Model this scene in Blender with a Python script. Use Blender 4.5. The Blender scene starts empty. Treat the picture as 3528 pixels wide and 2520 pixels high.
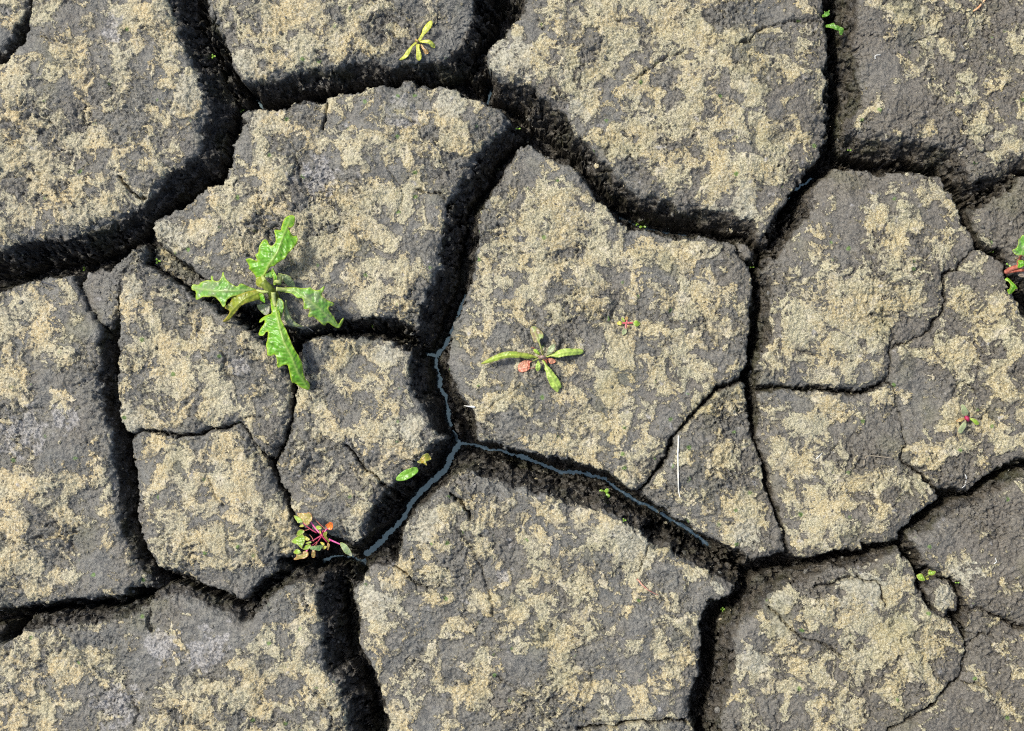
import bpy, math, random
import numpy as np
from mathutils import Vector
from mathutils.geometry import delaunay_2d_cdt

# ------------------------------------------------------------------ camera, world, sun
S = 0.0004                      # metres per drawing unit (2274 x 1624 units across the view)
CX, CY = 1137.0, 812.0
NX, NY = 1250.0, 950.0          # the point straight below the lens
CAMH = 1.2
sc = bpy.context.scene
cam = bpy.data.cameras.new("camera"); camo = bpy.data.objects.new("camera", cam)
sc.collection.objects.link(camo); sc.camera = camo
camo.location = ((NX-CX)*S, -(NY-CY)*S, CAMH)
cam.sensor_width = 36.0; cam.lens = 36.0*CAMH/(2274*S)
cam.shift_x = -(NX-CX)/2274.0; cam.shift_y = (NY-CY)/2274.0
cam.clip_start = 0.05; cam.clip_end = 500.0

SUN_EL, SUN_DIR = math.radians(55), Vector((-0.86, 0.50, 0)).normalized()   # from the left, a little from above
world = bpy.data.worlds.new("World"); sc.world = world; world.use_nodes = True
wn = world.node_tree.nodes; wl = world.node_tree.links
bg = wn["Background"]; sky = wn.new("ShaderNodeTexSky"); sky.sky_type = 'NISHITA'
sky.sun_disc = False; sky.sun_elevation = SUN_EL
sky.sun_rotation = math.atan2(SUN_DIR.x, SUN_DIR.y)
sky.air_density = 1.0; sky.dust_density = 3.0
wl.new(sky.outputs[0], bg.inputs[0]); bg.inputs[1].default_value = 0.15
sun = bpy.data.lights.new("sun", 'SUN'); sun.energy = 3.3; sun.angle = math.radians(6); sun.color = (1.0, 0.96, 0.86)
suno = bpy.data.objects.new("sun", sun); sc.collection.objects.link(suno)
d = SUN_DIR*math.cos(SUN_EL) + Vector((0, 0, math.sin(SUN_EL)))
suno.rotation_euler = d.to_track_quat('Z', 'Y').to_euler(); suno.location = d*3
sc.cycles.use_denoising = False; sc.cycles.pixel_filter_type = 'BLACKMAN_HARRIS'; sc.cycles.filter_width = 1.15
sc.view_settings.view_transform = 'Standard'; sc.view_settings.look = 'None'
sc.view_settings.gamma = 1.0; sc.view_settings.exposure = 0.42; sc.view_settings.use_curve_mapping = False

# ------------------------------------------------------------------ drawing frames -> common units
Z9 = 1200/2165.0
FR = {'A': (0, 0, Z9), 'B': (1200, 0, Z9), 'C': (2328, 0, Z9), 'E': (0, 800, Z9), 'F': (1200, 800, Z9), 'G': (2328, 800, Z9),
      'H': (0, 1620, Z9), 'I': (1200, 1620, Z9), 'J': (2328, 1620, Z9),
      'W': (1240, 1180, 500/1562.), 'X': (1100, 1540, 400/1476.), 'R': (640, 720, 560/1421.), 'M': (1620, 1090, 440/2274.),
      'P': (980, 1740, 260/1919.), 'Y': (1340, 50, 200/1804.), 'T': (2100, 1060, 140/2067.), 'Q': (3268, 1370, 140/1624.),
      'K': (3408, 780, 120/780.), 'O': (1340, 1540, 200/2274.), 'U': (2800, 20, 140/1749.), 'V': (3130, 1940, 160/1856.),
      'L': (2040, 1660, 120/2274.), 'S': (2300, 1480, 80/541.), 'D': (2180, 1980, 120/2274.)}
UN = 3528/2274.0
def un(fr, pts):
    ox, oy, k = FR[fr]
    return [((ox+x*k)/UN, (oy+y*k)/UN) for x, y in pts]
def parse(s):
    out = []
    fr = None
    for tok in s.split():
        if tok in FR: fr = tok
        else:
            x, y = tok.split(',')
            out += un(fr, [(float(x), float(y))])
    return out
def push(p):                     # points past the edge of the view run on well outside it
    x, y = p
    if x < -5: x = -300
    if x > 2279: x = 2574
    if y < -5: y = -300
    if y > 1629: y = 1924
    return x, y

# ------------------------------------------------------------------ slab outlines
SLABS = [
 ("grey corner slab beyond the narrow black crack, in the top left corner",
  "A -80,-80 180,-80 165,20 130,90 90,150 50,220 10,300 -30,340 -80,350"),
 ("big tan-patched slab with a short slit near its lower right edge, upper left",
  "A 205,-60 195,30 180,100 175,160 150,200 135,260 100,300 60,350 10,400 -80,440 -80,1560 0,1545 50,1500 120,1480 220,1470 330,1458 430,1450 500,1425 600,1385 710,1370 740,1330 820,1290 900,1215 940,1170 985,1110 1000,1060 1120,1010 1200,960 1240,900 1215,830 1220,760 1240,700 1260,660 1255,580 1230,530 1210,450 1180,380 1150,320 1110,260 1085,200 1065,150 1050,80 1030,0 1020,-60"),
 ("slab carrying the small pale yellow seedling near its lower edge",
  "A 1275,-60 1290,30 1330,100 1370,180 1400,260 1420,320 1440,380 1480,440 1510,485 1600,478 1700,465 1800,440 1900,420 2000,420 2100,405 B 0,385 100,360 200,370 300,380 400,372 480,366 560,350 620,325 660,280 700,200 740,130 755,60 770,0 800,-60"),
 ("broad sandy slab with a long pointed lower tip, right of the top centre",
  "B 1110,-60 1095,40 1080,80 1060,110 1010,150 975,200 950,240 900,280 870,300 860,370 880,420 920,470 1000,500 1090,500 1150,545 1220,590 1300,640 1360,700 1400,770 1440,830 1490,890 1540,950 1600,1000 1650,1060 1700,1110 1740,1160 1800,1200 1860,1215 1950,1215 2020,1235 C 10,1262 80,1275 160,1270 240,1290 330,1300 400,1335 490,1345 520,1390 535,1465 600,1370 640,1300 700,1220 740,1160 790,1090 830,1030 870,990 900,940 925,880 940,800 935,700 930,600 930,500 940,400 945,300 935,200 915,130 910,60 905,-60"),
 ("smooth dull grey-brown slab under the dry orange blade, in the top right corner",
  "C 1180,-60 1160,50 1150,150 1140,250 1150,350 1170,450 1185,550 1180,650 1130,720 1110,790 1180,830 1270,830 1350,850 1450,840 1530,850 1600,880 1700,890 1790,895 1800,950 1850,1030 1870,1090 1920,1080 2000,1050 2080,1010 2150,960 2280,890 2260,-60"),
 ("slab above the toothed rosette, knob on its upper edge and pointed left tip",
  "A 1510,760 1500,700 1530,675 1600,670 1660,675 1700,670 1770,665 1800,640 1850,630 1900,622 1960,630 2005,640 2015,610 2060,595 2110,580 B 0,585 70,570 130,545 200,530 270,540 335,540 335,500 360,488 400,500 410,525 480,530 560,530 620,525 660,540 700,580 740,595 790,620 860,650 920,660 960,700 1000,750 990,785 950,800 880,850 830,900 800,960 770,1010 720,1080 690,1120 670,1180 620,1230 600,1240 600,1300 590,1380 570,1450 560,1500 F 550,150 550,220 530,280 500,340 470,400 440,450 420,510 410,575 370,570 330,545 270,520 200,520 100,515 30,520 E 2165,530 2120,528 2060,545 1960,570 1880,590 1780,575 1700,540 1640,480 1540,440 1420,380 1310,300 1250,270 1150,190 1060,120 A 1060,1570 1000,1520 950,1470 940,1420 960,1370 1010,1340 1090,1310 1150,1290 1200,1240 1250,1190 1290,1150 1320,1145 1370,1140 1410,1100 1420,1040 1440,980 1435,900 1460,850 1500,820"),
 ("large central slab where the seedling with pink and green leaves grows",
  "B 1090,905 1130,905 1180,950 1250,980 1320,1010 1390,1040 1430,1080 1470,1140 1520,1200 1580,1260 1640,1330 1700,1380 1740,1420 1780,1440 1830,1425 1890,1425 1930,1450 2000,1465 2080,1475 2160,1470 C 130,1470 200,1480 270,1500 330,1515 370,1530 G 385,105 400,160 440,200 465,250 470,350 465,450 465,550 445,650 440,750 430,830 400,890 350,920 300,930 250,960 200,1020 150,1070 90,1120 50,1170 0,1240 F 2000,1300 1960,1380 1920,1440 1880,1500 1840,1560 1790,1600 1750,1600 1720,1560 1680,1530 1620,1495 1550,1470 1480,1450 1400,1425 1300,1405 1250,1405 1180,1380 1080,1350 980,1330 890,1300 810,1285 790,1250 800,1200 790,1130 760,1080 720,1040 680,980 650,900 620,830 610,750 620,680 650,620 670,560 690,510 720,450 740,390 760,330 775,270 790,200 800,130 820,70 B 810,1540 820,1500 810,1440 815,1370 820,1320 850,1270 880,1230 920,1160 950,1100 980,1040 1020,990 1040,950 1070,915"),
 ("slab with grey wrinkled upper left corner, above the short level crack at the right",
  "C 950,1080 990,1050 1050,1050 1110,1040 1180,1055 1240,1065 1310,1075 1400,1070 1460,1055 1510,1075 1560,1100 1640,1110 1680,1150 1730,1190 1745,1250 1770,1320 1800,1380 1840,1440 1870,1480 1870,1520 G 1850,105 1800,160 1750,210 1700,215 1665,260 1668,340 1676,420 1655,470 1615,530 1590,590 1530,630 1480,658 1420,685 1350,715 1335,760 1338,840 1332,900 1280,925 1200,965 1120,972 1050,962 950,952 850,948 750,948 650,943 560,945 530,935 525,880 520,820 550,740 600,690 600,600 600,500 610,400 600,300 560,240 600,200 640,160 680,110 720,60 760,0 C 760,1440 810,1400 850,1350 880,1260 870,1180 900,1120"),
 ("long olive-tan slab bearing the four-leaved reddish seedling, at the right side",
  "G 1862,112 1920,120 1980,150 2030,170 2050,220 2060,290 2080,370 2110,420 2140,470 2155,520 2260,620 2260,1370 2165,1400 2100,1410 2040,1440 1980,1480 1920,1520 1890,1560 1830,1590 1760,1590 1680,1590 1630,1575 1590,1535 1560,1510 1500,1470 1440,1440 1410,1410 1440,1340 1442,1260 1425,1170 1410,1080 1388,1000 1365,940 1350,900 1352,840 1350,770 1362,730 1420,700 1480,672 1540,645 1605,605 1640,540 1680,480 1700,430 1690,340 1690,270 1720,230 1760,225 1815,175"),
 ("slab directly under the short level crack, blunt right tip over the dark gap",
  "G 540,985 600,990 680,985 780,990 880,996 960,996 1050,998 1120,1014 1200,1006 1280,968 1335,938 1355,945 1375,1000 1395,1080 1410,1170 1425,1260 1425,1330 1390,1415 1440,1465 1500,1490 1550,1540 1590,1590 J 1640,141 1635,180 1590,200 1540,240 1480,290 1430,350 1400,390 1380,430 1310,450 1250,455 1160,460 1150,490 1080,495 1000,500 930,515 880,535 800,540 750,530 720,500 700,450 690,400 680,350 660,290 640,240 620,160 610,80 G 600,1480 570,1420 540,1350 520,1280 530,1200 530,1120 530,1050"),
 ("triangular dark slab on which the long white straw lies",
  "G 270,995 340,965 400,935 435,960 440,1040 450,1100 455,1200 470,1280 500,1360 530,1440 540,1530 J 560,141 590,220 620,300 660,370 665,430 680,500 640,515 560,530 500,545 460,535 420,510 350,480 290,440 220,420 160,380 90,350 40,310 I 2000,270 1930,220 1880,190 1835,160 1850,120 F 1880,1560 1930,1490 1975,1450 2005,1390 2035,1310 2060,1255 2110,1205 G 130,1135 185,1080 230,1035"),
 ("tall slab running down the left edge, pale pitted patch in its middle",
  "E -80,400 0,370 50,370 100,330 200,300 300,290 380,270 430,290 460,350 480,400 520,450 560,510 600,570 605,640 600,720 600,800 590,880 610,950 620,1030 620,1100 650,1180 680,1250 680,1320 680,1400 690,1480 H 700,81 705,141 715,220 720,300 735,370 760,430 790,480 800,530 830,600 880,650 910,700 900,730 850,735 770,735 760,765 700,790 620,790 500,800 400,810 280,825 150,840 0,860 -80,870"),
 ("small rough wedge jammed between two slabs at the left, below the dark junction",
  "E 490,260 520,240 580,220 640,225 700,190 740,160 760,130 820,100 880,80 885,130 870,180 800,188 740,230 725,300 710,400 700,480 685,560 640,590 600,560 560,490 520,440 485,380 480,320"),
 ("smooth-shouldered slab left of the rosette's hanging leaf, hollow near its right side",
  "E 800,205 830,195 890,200 940,230 1010,270 1080,310 1150,370 1210,400 1270,440 1340,500 1420,530 1500,580 1560,620 1610,660 1650,700 1690,740 1740,850 1790,930 1790,1000 1780,1080 1770,1160 1750,1230 1740,1300 1700,1340 1680,1390 1655,1395 1620,1355 1580,1300 1555,1255 1525,1205 1485,1172 1400,1190 1300,1210 1220,1240 1160,1250 1100,1260 1040,1240 960,1225 880,1215 850,1225 830,1245 790,1240 760,1210 740,1160 740,1080 735,1000 725,900 740,850 730,780 725,700 725,600 730,500 735,400 745,320 760,270 775,225"),
 ("tan slab with a dark pointed bottom, left of the red-stemmed seedling",
  "E 810,1300 840,1255 890,1245 960,1255 1040,1270 1100,1288 1180,1280 1230,1268 1300,1242 1400,1220 1480,1198 1515,1235 1555,1290 1595,1350 1640,1420 1660,1480 1690,1540 H 1720,131 1750,200 1770,270 1800,310 1830,370 1850,420 1845,470 1840,510 1790,540 1720,550 1680,590 1690,620 1660,660 1600,700 1560,740 1530,770 1500,800 1460,790 1380,760 1310,730 1240,700 1180,670 1100,640 1040,625 980,600 940,550 910,500 890,440 870,370 855,300 850,200 840,120 830,60 E 825,1479 815,1400 805,1340"),
 ("slab with a diagonal dark slit low on it, beside the floating oval green leaf",
  "E 1890,690 1950,660 2050,650 F 0,660 100,660 180,660 260,680 320,710 370,750 385,780 350,840 360,900 380,960 400,1020 440,1070 450,1120 490,1170 520,1230 540,1268 585,1270 590,1290 540,1300 510,1340 480,1380 440,1430 400,1470 330,1495 300,1530 260,1580 I 220,110 200,150 170,190 130,240 110,300 90,360 80,430 60,455 20,455 H 2150,440 2100,415 2060,405 2000,390 1900,365 1855,335 1838,290 1810,240 1790,180 E 1770,1600 1735,1530 1715,1480 1715,1420 1730,1375 1758,1348 1782,1310 1797,1260 1812,1180 1822,1100 1832,1020 1842,960 1852,900 1852,830 1870,740"),
 ("slab with a grey pitted trough between two tan areas, along the bottom left",
  "H -80,1130 0,1100 50,1070 120,1030 200,1010 280,990 350,980 430,965 520,970 600,965 700,950 780,930 850,900 900,860 930,830 1000,800 1100,790 1180,810 1250,840 1330,870 1400,900 1460,930 1520,960 1560,930 1620,880 1680,810 1750,760 1830,710 1900,700 1960,725 1975,800 1970,900 2000,980 1990,1060 1990,1160 2010,1230 2050,1290 2110,1340 2110,1400 2140,1460 2150,1540 2165,1700 -80,1700"),
 ("largest lower slab, blunt grey nose at its left, reddish twig near its right side",
  "I 720,20 760,10 800,30 860,60 920,80 1000,110 1080,125 1160,150 1210,150 1270,170 1330,200 1400,225 1500,255 1580,270 1640,290 1700,320 1760,350 1820,380 1840,430 1900,480 1960,490 2030,520 2060,560 2110,590 J 100,590 180,620 230,660 290,690 350,735 345,770 320,800 260,800 220,820 190,860 160,890 150,950 155,1050 150,1150 140,1260 120,1340 90,1420 80,1500 85,1560 100,1600 100,1700 I 260,1700 250,1560 220,1450 190,1340 170,1280 140,1220 100,1160 80,1100 65,1050 65,980 50,900 40,820 35,760 60,710 100,680 100,640 150,615 220,610 290,600 310,580 320,500 340,420 350,350 380,300 420,250 470,220 520,170 550,130 600,100 640,60 690,30"),
 ("slab beside the two glossy round seed leaves, arched rim along its upper edge",
  "J 300,1600 330,1450 370,1300 390,1150 380,1050 420,960 480,920 540,880 570,830 600,770 660,735 760,730 830,705 880,665 980,630 1100,610 1200,600 1300,560 1390,510 1420,560 1460,600 1490,650 1500,720 1540,790 1570,850 1620,895 1690,935 1740,960 1790,1010 1815,1060 1810,1110 1800,1180 1790,1260 1760,1310 1700,1340 1650,1400 1600,1450 1545,1490 1480,1530 1400,1570 1320,1600 1280,1700 290,1700"),
 ("dark wrinkled slab with one pale lobe, at the right edge below the middle",
  "J 1475,415 1510,400 1580,385 1650,345 1715,295 1770,262 1840,240 1910,208 1975,168 2060,135 2110,95 2165,55 2260,-20 2260,1010 2165,965 2110,938 2040,915 1980,885 1900,868 1850,850 1833,810 1822,760 1780,700 1730,670 1680,650 1620,630 1580,600 1550,560 1520,510 1490,450"),
 ("little pale mossy clod wedged in the gap between the two lower right slabs",
  "J 1595,700 1630,690 1680,690 1730,720 1760,780 1775,830 1770,880 1720,885 1690,915 1650,900 1630,850 1610,800 1590,750"),
 ("dark lumpy slab filling the bottom right corner",
  "J 1855,890 1900,885 1960,905 2040,950 2100,980 2165,1010 2260,1060 2260,1700 1330,1700 1345,1620 1425,1580 1505,1545 1565,1510 1625,1470 1665,1420 1725,1360 1785,1322 1815,1290 1835,1200 1840,1120 1850,1060 1840,980 1850,930"),
 ("brown sloping slab behind the red-stalked plant at the right edge",
  "C 1870,1320 1930,1290 2000,1240 2060,1190 2120,1150 2165,1110 2280,1060 G 2260,340 2165,280 2130,225 2090,150 2060,80 C 1990,1530 1930,1470 1885,1400"),
 ("small upright mud crumb at the top right corner of the central slab",
  "C 412,1500 450,1508 475,1540 492,1575 G 485,150 440,150 400,110"),
 ("sunken dark lump in the gap left of the rosette",
  "E 905,70 960,75 1035,125 1095,185 1165,245 1240,290 1270,330 1200,345 1130,320 1060,265 980,225 915,180 900,120"),
]
SINK = {24: 0.022, 12: 0.006, 23: 0.006, 20: 0.004, 4: 0.004}
polys = [np.array([push(p) for p in parse(s)]) for _, s in SLABS]

def dist_poly(P, X, Y, closed=True):
    n = len(P); best = np.full(X.shape, 1e18); inside = np.zeros(X.shape, bool)
    for i in range(n if closed else n-1):
        x0, y0 = P[i]; x1, y1 = P[(i+1) % n]
        dx, dy = x1-x0, y1-y0; L = dx*dx+dy*dy+1e-9
        t = np.clip(((X-x0)*dx+(Y-y0)*dy)/L, 0, 1)
        best = np.minimum(best, (X-x0-t*dx)**2+(Y-y0-t*dy)**2)
        if closed and abs(dy) > 1e-9:
            c = ((y0 > Y) != (y1 > Y)) & (X < (dx)*(Y-y0)/dy+x0)
            inside ^= c
    best = np.sqrt(best)
    return np.where(inside, -best, best) if closed else best

# ------------------------------------------------------------------ noise
def perlin(x, y, seed=0):
    rs = np.random.RandomState(seed); perm = rs.permutation(512); ang = rs.rand(512)*2*np.pi
    gx, gy = np.cos(ang).astype(np.float32), np.sin(ang).astype(np.float32)
    xi = np.floor(x); yi = np.floor(y)
    xf = (x-xi).astype(np.float32); yf = (y-yi).astype(np.float32)
    xi = xi.astype(np.int32); yi = yi.astype(np.int32)
    u = xf*xf*xf*(xf*(xf*6-15)+10); v = yf*yf*yf*(yf*(yf*6-15)+10)
    def g(ix, iy, fx, fy):
        h = perm[(perm[ix & 511]+iy) & 511]
        return gx[h]*fx+gy[h]*fy
    a = g(xi, yi, xf, yf); b = g(xi+1, yi, xf-1, yf); c = g(xi, yi+1, xf, yf-1); e = g(xi+1, yi+1, xf-1, yf-1)
    ab = a+u*(b-a); ce = c+u*(e-c)
    return ab+v*(ce-ab)
def fbm(x, y, lam, oct=4, gain=0.5, seed=0):
    s = 0; a = 1.0; f = 1.0/lam; tot = 0
    for o in range(oct):
        s = s+a*perlin(x*f+7.3*o, y*f-3.1*o, seed+o); tot += a*a; a *= gain; f *= 2.03
    return s/math.sqrt(tot)*3.2            # about unit variance
def sst(x, a, b):
    t = np.clip((x-a)/(b-a), 0, 1); return t*t*(3-2*t)

# ------------------------------------------------------------------ grids
DX = 2.3
def axis(a, b, n_out=26):
    core = np.arange(a-6, b+6+DX, DX)
    g = np.cumsum(DX*1.105**np.arange(1, n_out))
    return np.concatenate([(core[0]-g)[::-1], core, core[-1]+g])
gx = axis(0, 2274); gy = axis(0, 1624)
X, Y = np.meshgrid(gx, gy)
ny_, nx_ = X.shape
# coarse signed distance fields, sampled at warped points
CS = 5.0
cx = np.arange(-330, 2610, CS); cy = np.arange(-330, 1960, CS)
CXX, CYY = np.meshgrid(cx, cy)
def bil(F, x, y):
    fx = np.clip((x-cx[0])/CS, 0, len(cx)-1.001); fy = np.clip((y-cy[0])/CS, 0, len(cy)-1.001)
    ix = fx.astype(int); iy = fy.astype(int); u = fx-ix; v = fy-iy
    return (F[iy, ix]*(1-u)+F[iy, ix+1]*u)*(1-v)+(F[iy+1, ix]*(1-u)+F[iy+1, ix+1]*u)*v
WX = 2.6*fbm(X, Y, 34, 4, 0.62, 11); WY = 2.6*fbm(X, Y, 34, 4, 0.62, 31)
XW, YW = X+WX, Y+WY
s1 = np.full(X.shape, 1e6); s2 = np.full(X.shape, 1e6); own = np.zeros(X.shape, int)
PAD = 150
for i, P in enumerate(polys):
    x0, y0 = P.min(0)-PAD; x1, y1 = P.max(0)+PAD
    cj = np.where((cx >= x0-20) & (cx <= x1+20))[0]; ci = np.where((cy >= y0-20) & (cy <= y1+20))[0]
    F = np.full(CXX.shape, 400.0)
    sl = np.ix_(ci, cj); F[sl] = dist_poly(P, CXX[sl], CYY[sl])
    gj = np.where((gx >= x0) & (gx <= x1))[0]; gi = np.where((gy >= y0) & (gy <= y1))[0]
    g = np.ix_(gi, gj); v = bil(F, XW[g], YW[g])
    a, b, o = s1[g], s2[g], own[g]
    less = v < a
    s2[g] = np.where(less, a, np.minimum(b, v)); s1[g] = np.where(less, v, a); own[g] = np.where(less, i, o)
s2 = np.minimum(s2, 300); s1 = np.minimum(s1, 200)
gap = np.clip(s1+s2, 0, 400)
HAIR = 1.5
e = np.maximum(s1, HAIR-(s2-s1)/2)
e = e + np.clip(1.5*fbm(X, Y, 40, 2, 0.5, 51)+1.1*fbm(X, Y, 9, 3, 0.6, 57), -3.5, 3.5)*sst(s2-s1+2*np.maximum(-s1, 0)+0*X, 3, 16)
chip = np.clip(fbm(X, Y, 24, 3, 0.55, 53)-0.55, 0, 1.6)
e = e+5.5*chip*sst(gap, 14, 40)*sst(s1, -14, -1)
# direction away from the nearest slab
sy, sx = np.gradient(s1, gy, gx); nrm = np.sqrt(sx*sx+sy*sy)+1e-6; sx /= nrm; sy /= nrm
rx, ry = NX-X, NY-Y; rr = np.sqrt(rx*rx+ry*ry)+1e-6
facing = (sx*rx+sy*ry)/rr*np.clip(rr/260, 0, 1)
facing = np.where(np.isfinite(facing), facing, 0)
K_STEEP, K_SOFT = 9.0, 3.3
kk = K_STEEP+(K_SOFT-K_STEEP)*sst(facing, -0.25, 0.6)
# walls that lean out more (slab index, slope, half width of influence by side)
SOFT = {4: (2.0, 'any'), 18: (2.1, 'lefttop'), 16: (2.6, 'top'), 19: (1.7, 'lefttop'), 21: (2.6, 'left'), 22: (2.0, 'left'), 7: (2.6, 'left'), 3: (3.2, 'bottom'),
        1: (3.4, 'right'), 17: (3.4, 'top'), 2: (3.6, 'bottom'), 10: (3.0, 'left')}
for i, (k, side) in SOFT.items():
    m = own == i
    k *= 0.78
    w = {'any': np.ones_like(X), 'lefttop': sst(-sx-sy, 0.2, 0.8), 'top': sst(-sy, 0.2, 0.7), 'left': sst(-sx, 0.3, 0.8),
         'right': sst(sx, 0.3, 0.8), 'bottom': sst(sy, 0.2, 0.7)}[side]
    kk = np.where(m, kk+(k-kk)*w, kk)
kk = kk*(1+0.25*fbm(X, Y, 90, 2, 0.5, 61).clip(-1.5, 1.5))
cap = np.clip(0.007+0.0018*gap, 0, 0.074)*(1+0.06*fbm(X, Y, 60, 2, 0.5, 67)).clip(0.8, 1.0)
ep = np.maximum(e, 0)*S
shw = np.where(gap > 25, 1, gap/25)*(0.6+(1.2+11*np.isin(own, (1, 2, 5, 13, 14)))*sst(facing, -0.1, 0.6)*sst(fbm(X, Y, 110, 3, 0.5, 63), -0.9, 1.2))*S
ep = ep*(0.22+0.78*ep/(ep+shw+1e-5))
H = -cap*(1-np.exp(-(kk*ep/np.maximum(cap, 1e-4))*1.35))
rockm = sst(-H, 0.0012, 0.006)
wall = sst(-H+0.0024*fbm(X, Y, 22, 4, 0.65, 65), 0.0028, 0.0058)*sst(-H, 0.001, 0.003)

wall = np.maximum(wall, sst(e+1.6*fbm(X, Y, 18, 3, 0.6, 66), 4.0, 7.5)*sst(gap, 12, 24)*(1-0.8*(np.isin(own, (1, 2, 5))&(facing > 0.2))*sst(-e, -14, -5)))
# water channels (drawn where they are seen, taken down to the water level)
ZW = -0.0765
def sink(p, z):
    k = (CAMH-z)/CAMH
    return NX+(p[0]-NX)*k, NY+(p[1]-NY)*k
CH = [("W 950,-40 930,20 895,60 850,110 815,175 820,260 850,330 855,400 860,480 930,590 950,700 965,830 1000,950 1060,1060", 4.2),
      ("W 1080,1080 1020,1160 970,1250 940,1340 850,1430 740,1530 X 1380,490 1250,620 1150,760 1080,900 960,1020 820,1160 720,1270 600,1360", 6.5),
      ("W 1090,1080 1240,1105 1360,1145 1560,1175 F 1120,1410 1230,1455 1330,1495 1400,1488 1500,1510 1600,1535 1660,1590 I 1700,130 1790,190 1900,240 1990,300 2090,350 2150,400 J 150,420 205,465", 3.6),
      ("X 60,1450 180,1385 330,1390 450,1410 580,1450 630,1530", 3.0), ("A 1530,490 1580,580 1610,630 1640,700", 4.0),
      ("B 930,480 890,560 870,630 860,680", 4.0), ("F 725,390 690,500 660,590 620,680 590,730 550,770 500,760", 4.0),
      ("C 850,1110 800,1140 740,1180 680,1250 620,1330 590,1380", 3.0), ("H 275,840 240,920 215,985", 3.2), ("B 1640,1320 1700,1360 1800,1410 1920,1440 2100,1470", 2.6)]
zc = np.zeros_like(H)+1.0
for s, hw in CH:
    P = np.array([sink(p, ZW) for p in parse(s)])
    x0, y0 = P.min(0)-40; x1, y1 = P.max(0)+40
    gj = np.where((gx >= x0) & (gx <= x1))[0]; gi = np.where((gy >= y0) & (gy <= y1))[0]; g = np.ix_(gi, gj)
    dd = dist_poly(P, X[g]+0.25*WX[g], Y[g]+0.25*WY[g], False)-hw*0.95*(1+0.3*perlin(X[g]/40, Y[g]/40, 5))
    zc[g] = np.minimum(zc[g], ZW+dd*S*7)
zc = np.maximum(zc, -30*np.maximum(e-1.5, 0)*S)
H = np.minimum(H, zc)

# rough walls
wr = fbm(X, Y, 26, 4, 0.6, 71); st = fbm(X*0.4+Y*0.4, H/S*1.0+Y*0.3, 16, 3, 0.6, 73)
ledge = 1-np.abs(fbm(X*0.8+WX*3, Y*0.8-H/S*0.8, 30, 3, 0.6, 75))
H = H+rockm*(0.0034*wr+0.0026*st+0.0045*ledge*sst(gap, 20, 60))*sst(-H, 0, 0.02)
H = np.where(rockm > 0.5, np.minimum(H, np.maximum(-0.002, H)), H)

# hairline cracks and folds across the tops
CUTS = [("A 735,1100 800,1180 880,1235 980,1275", 2.6, 14), ("A 180,205 300,240 420,270 530,285 630,292", 1.0, 3), ("A 2015,605 2025,660 2012,740 2000,800", 2.6, 10),
        ("F -20,1320 60,1420 130,1490 200,1560 250,1600", 2.8, 14), ("I 635,155 700,200 740,260 755,310", 4.0, 16), ("I 290,610 350,650 420,710 480,735", 2.6, 9),
        ("I 700,380 740,430 790,530 840,640 880,780 900,900", 3.5, 4), ("I 1420,1622 1560,1600 1700,1580 1760,1555 1950,1567 2110,1562 J 90,1580", 3.2, 16),
        ("J 560,850 620,890 660,930 720,1000 800,1050 900,1070 980,1120 1040,1160", 2.6, 8), ("J 860,725 960,705 1060,675 1150,680 1230,690 1280,725 1290,790 1310,840", 3.2, 9),
        ("J 1780,1310 1850,1340 1930,1350 1980,1400", 2.6, 8), ("J 1850,1090 1900,1025 1980,1030", 3, 8), ("C 380,270 450,270 500,200 560,165 640,145 740,135 860,130 915,130", 2.2, 6),
        ("B 1780,500 1870,420 1940,380 1990,340 2080,320", 2, 5), ("B 230,1030 300,1110 330,1200 320,1290", 1.4, 3), ("B 420,1180 500,1190 560,1200 605,1240", 2.2, 6),
        ("G 1290,460 1300,560 1370,640 1352,715", 2, 4), ("F 1070,900 1070,955 1000,1000 920,1050 840,1110", 1.4, 3), ("E 1385,760 1395,850 1440,895 1520,910", 4, 4),
        ("H 920,880 918,960 925,1015", 3, 7), ("I 920,1280 1020,1350 1110,1410 1180,1490 1240,1570", 3, 4), ("I 1880,450 1855,560 1790,650", 2, 5),
        ("A 1830,960 1850,1060 1900,1180", 4, 4), ("E 1500,1165 1560,1150 1640,1150", 1.6, 4), ("H 1960,1380 2010,1430 2060,1500", 3, 4), ("J 1090,1070 1120,1110 1165,1135", 2, 4),
        ("G 640,725 760,735 900,770 950,790", 2, 3), ("H 1300,60 1340,160 1380,240", 3, 3), ("C 1180,205 1250,200 1340,200", 1.2, 3), ("G 1740,1000 1800,920 1880,1010", 2.4, 4),
        ("H 820,1430 850,1520 835,1600", 3, 5), ("C 1500,250 1600,380 1620,520", 2, 2), ("I 1500,1250 1520,1330 1500,1400", 3, 3), ("G 1000,1330 960,1390 930,1420", 2, 3),
        ("E 100,1130 180,1090 260,1100", 3, 3), ("H 180,430 380,430 460,500", 3, 3), ("F 100,1450 60,1380 0,1300", 2, 4), ("B 1180,110 1220,170", 3, 3)]
cut = np.zeros_like(H)
for s, hw, dm in CUTS:
    P = np.array(parse(s)); x0, y0 = P.min(0)-30; x1, y1 = P.max(0)+30
    gj = np.where((gx >= x0) & (gx <= x1))[0]; gi = np.where((gy >= y0) & (gy <= y1))[0]; g = np.ix_(gi, gj)
    dd = dist_poly(P, XW[g]+0.6*WY[g], YW[g]-0.6*WX[g], False)
    tw = hw*(0.75+0.5*perlin(X[g]/30, Y[g]/30, 9))
    c = dm*0.001*np.exp(-(dd/np.maximum(tw, 0.5))**2)+0.0012*np.exp(-(dd/9)**2)
    cut[g] = np.maximum(cut[g], c)

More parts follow.
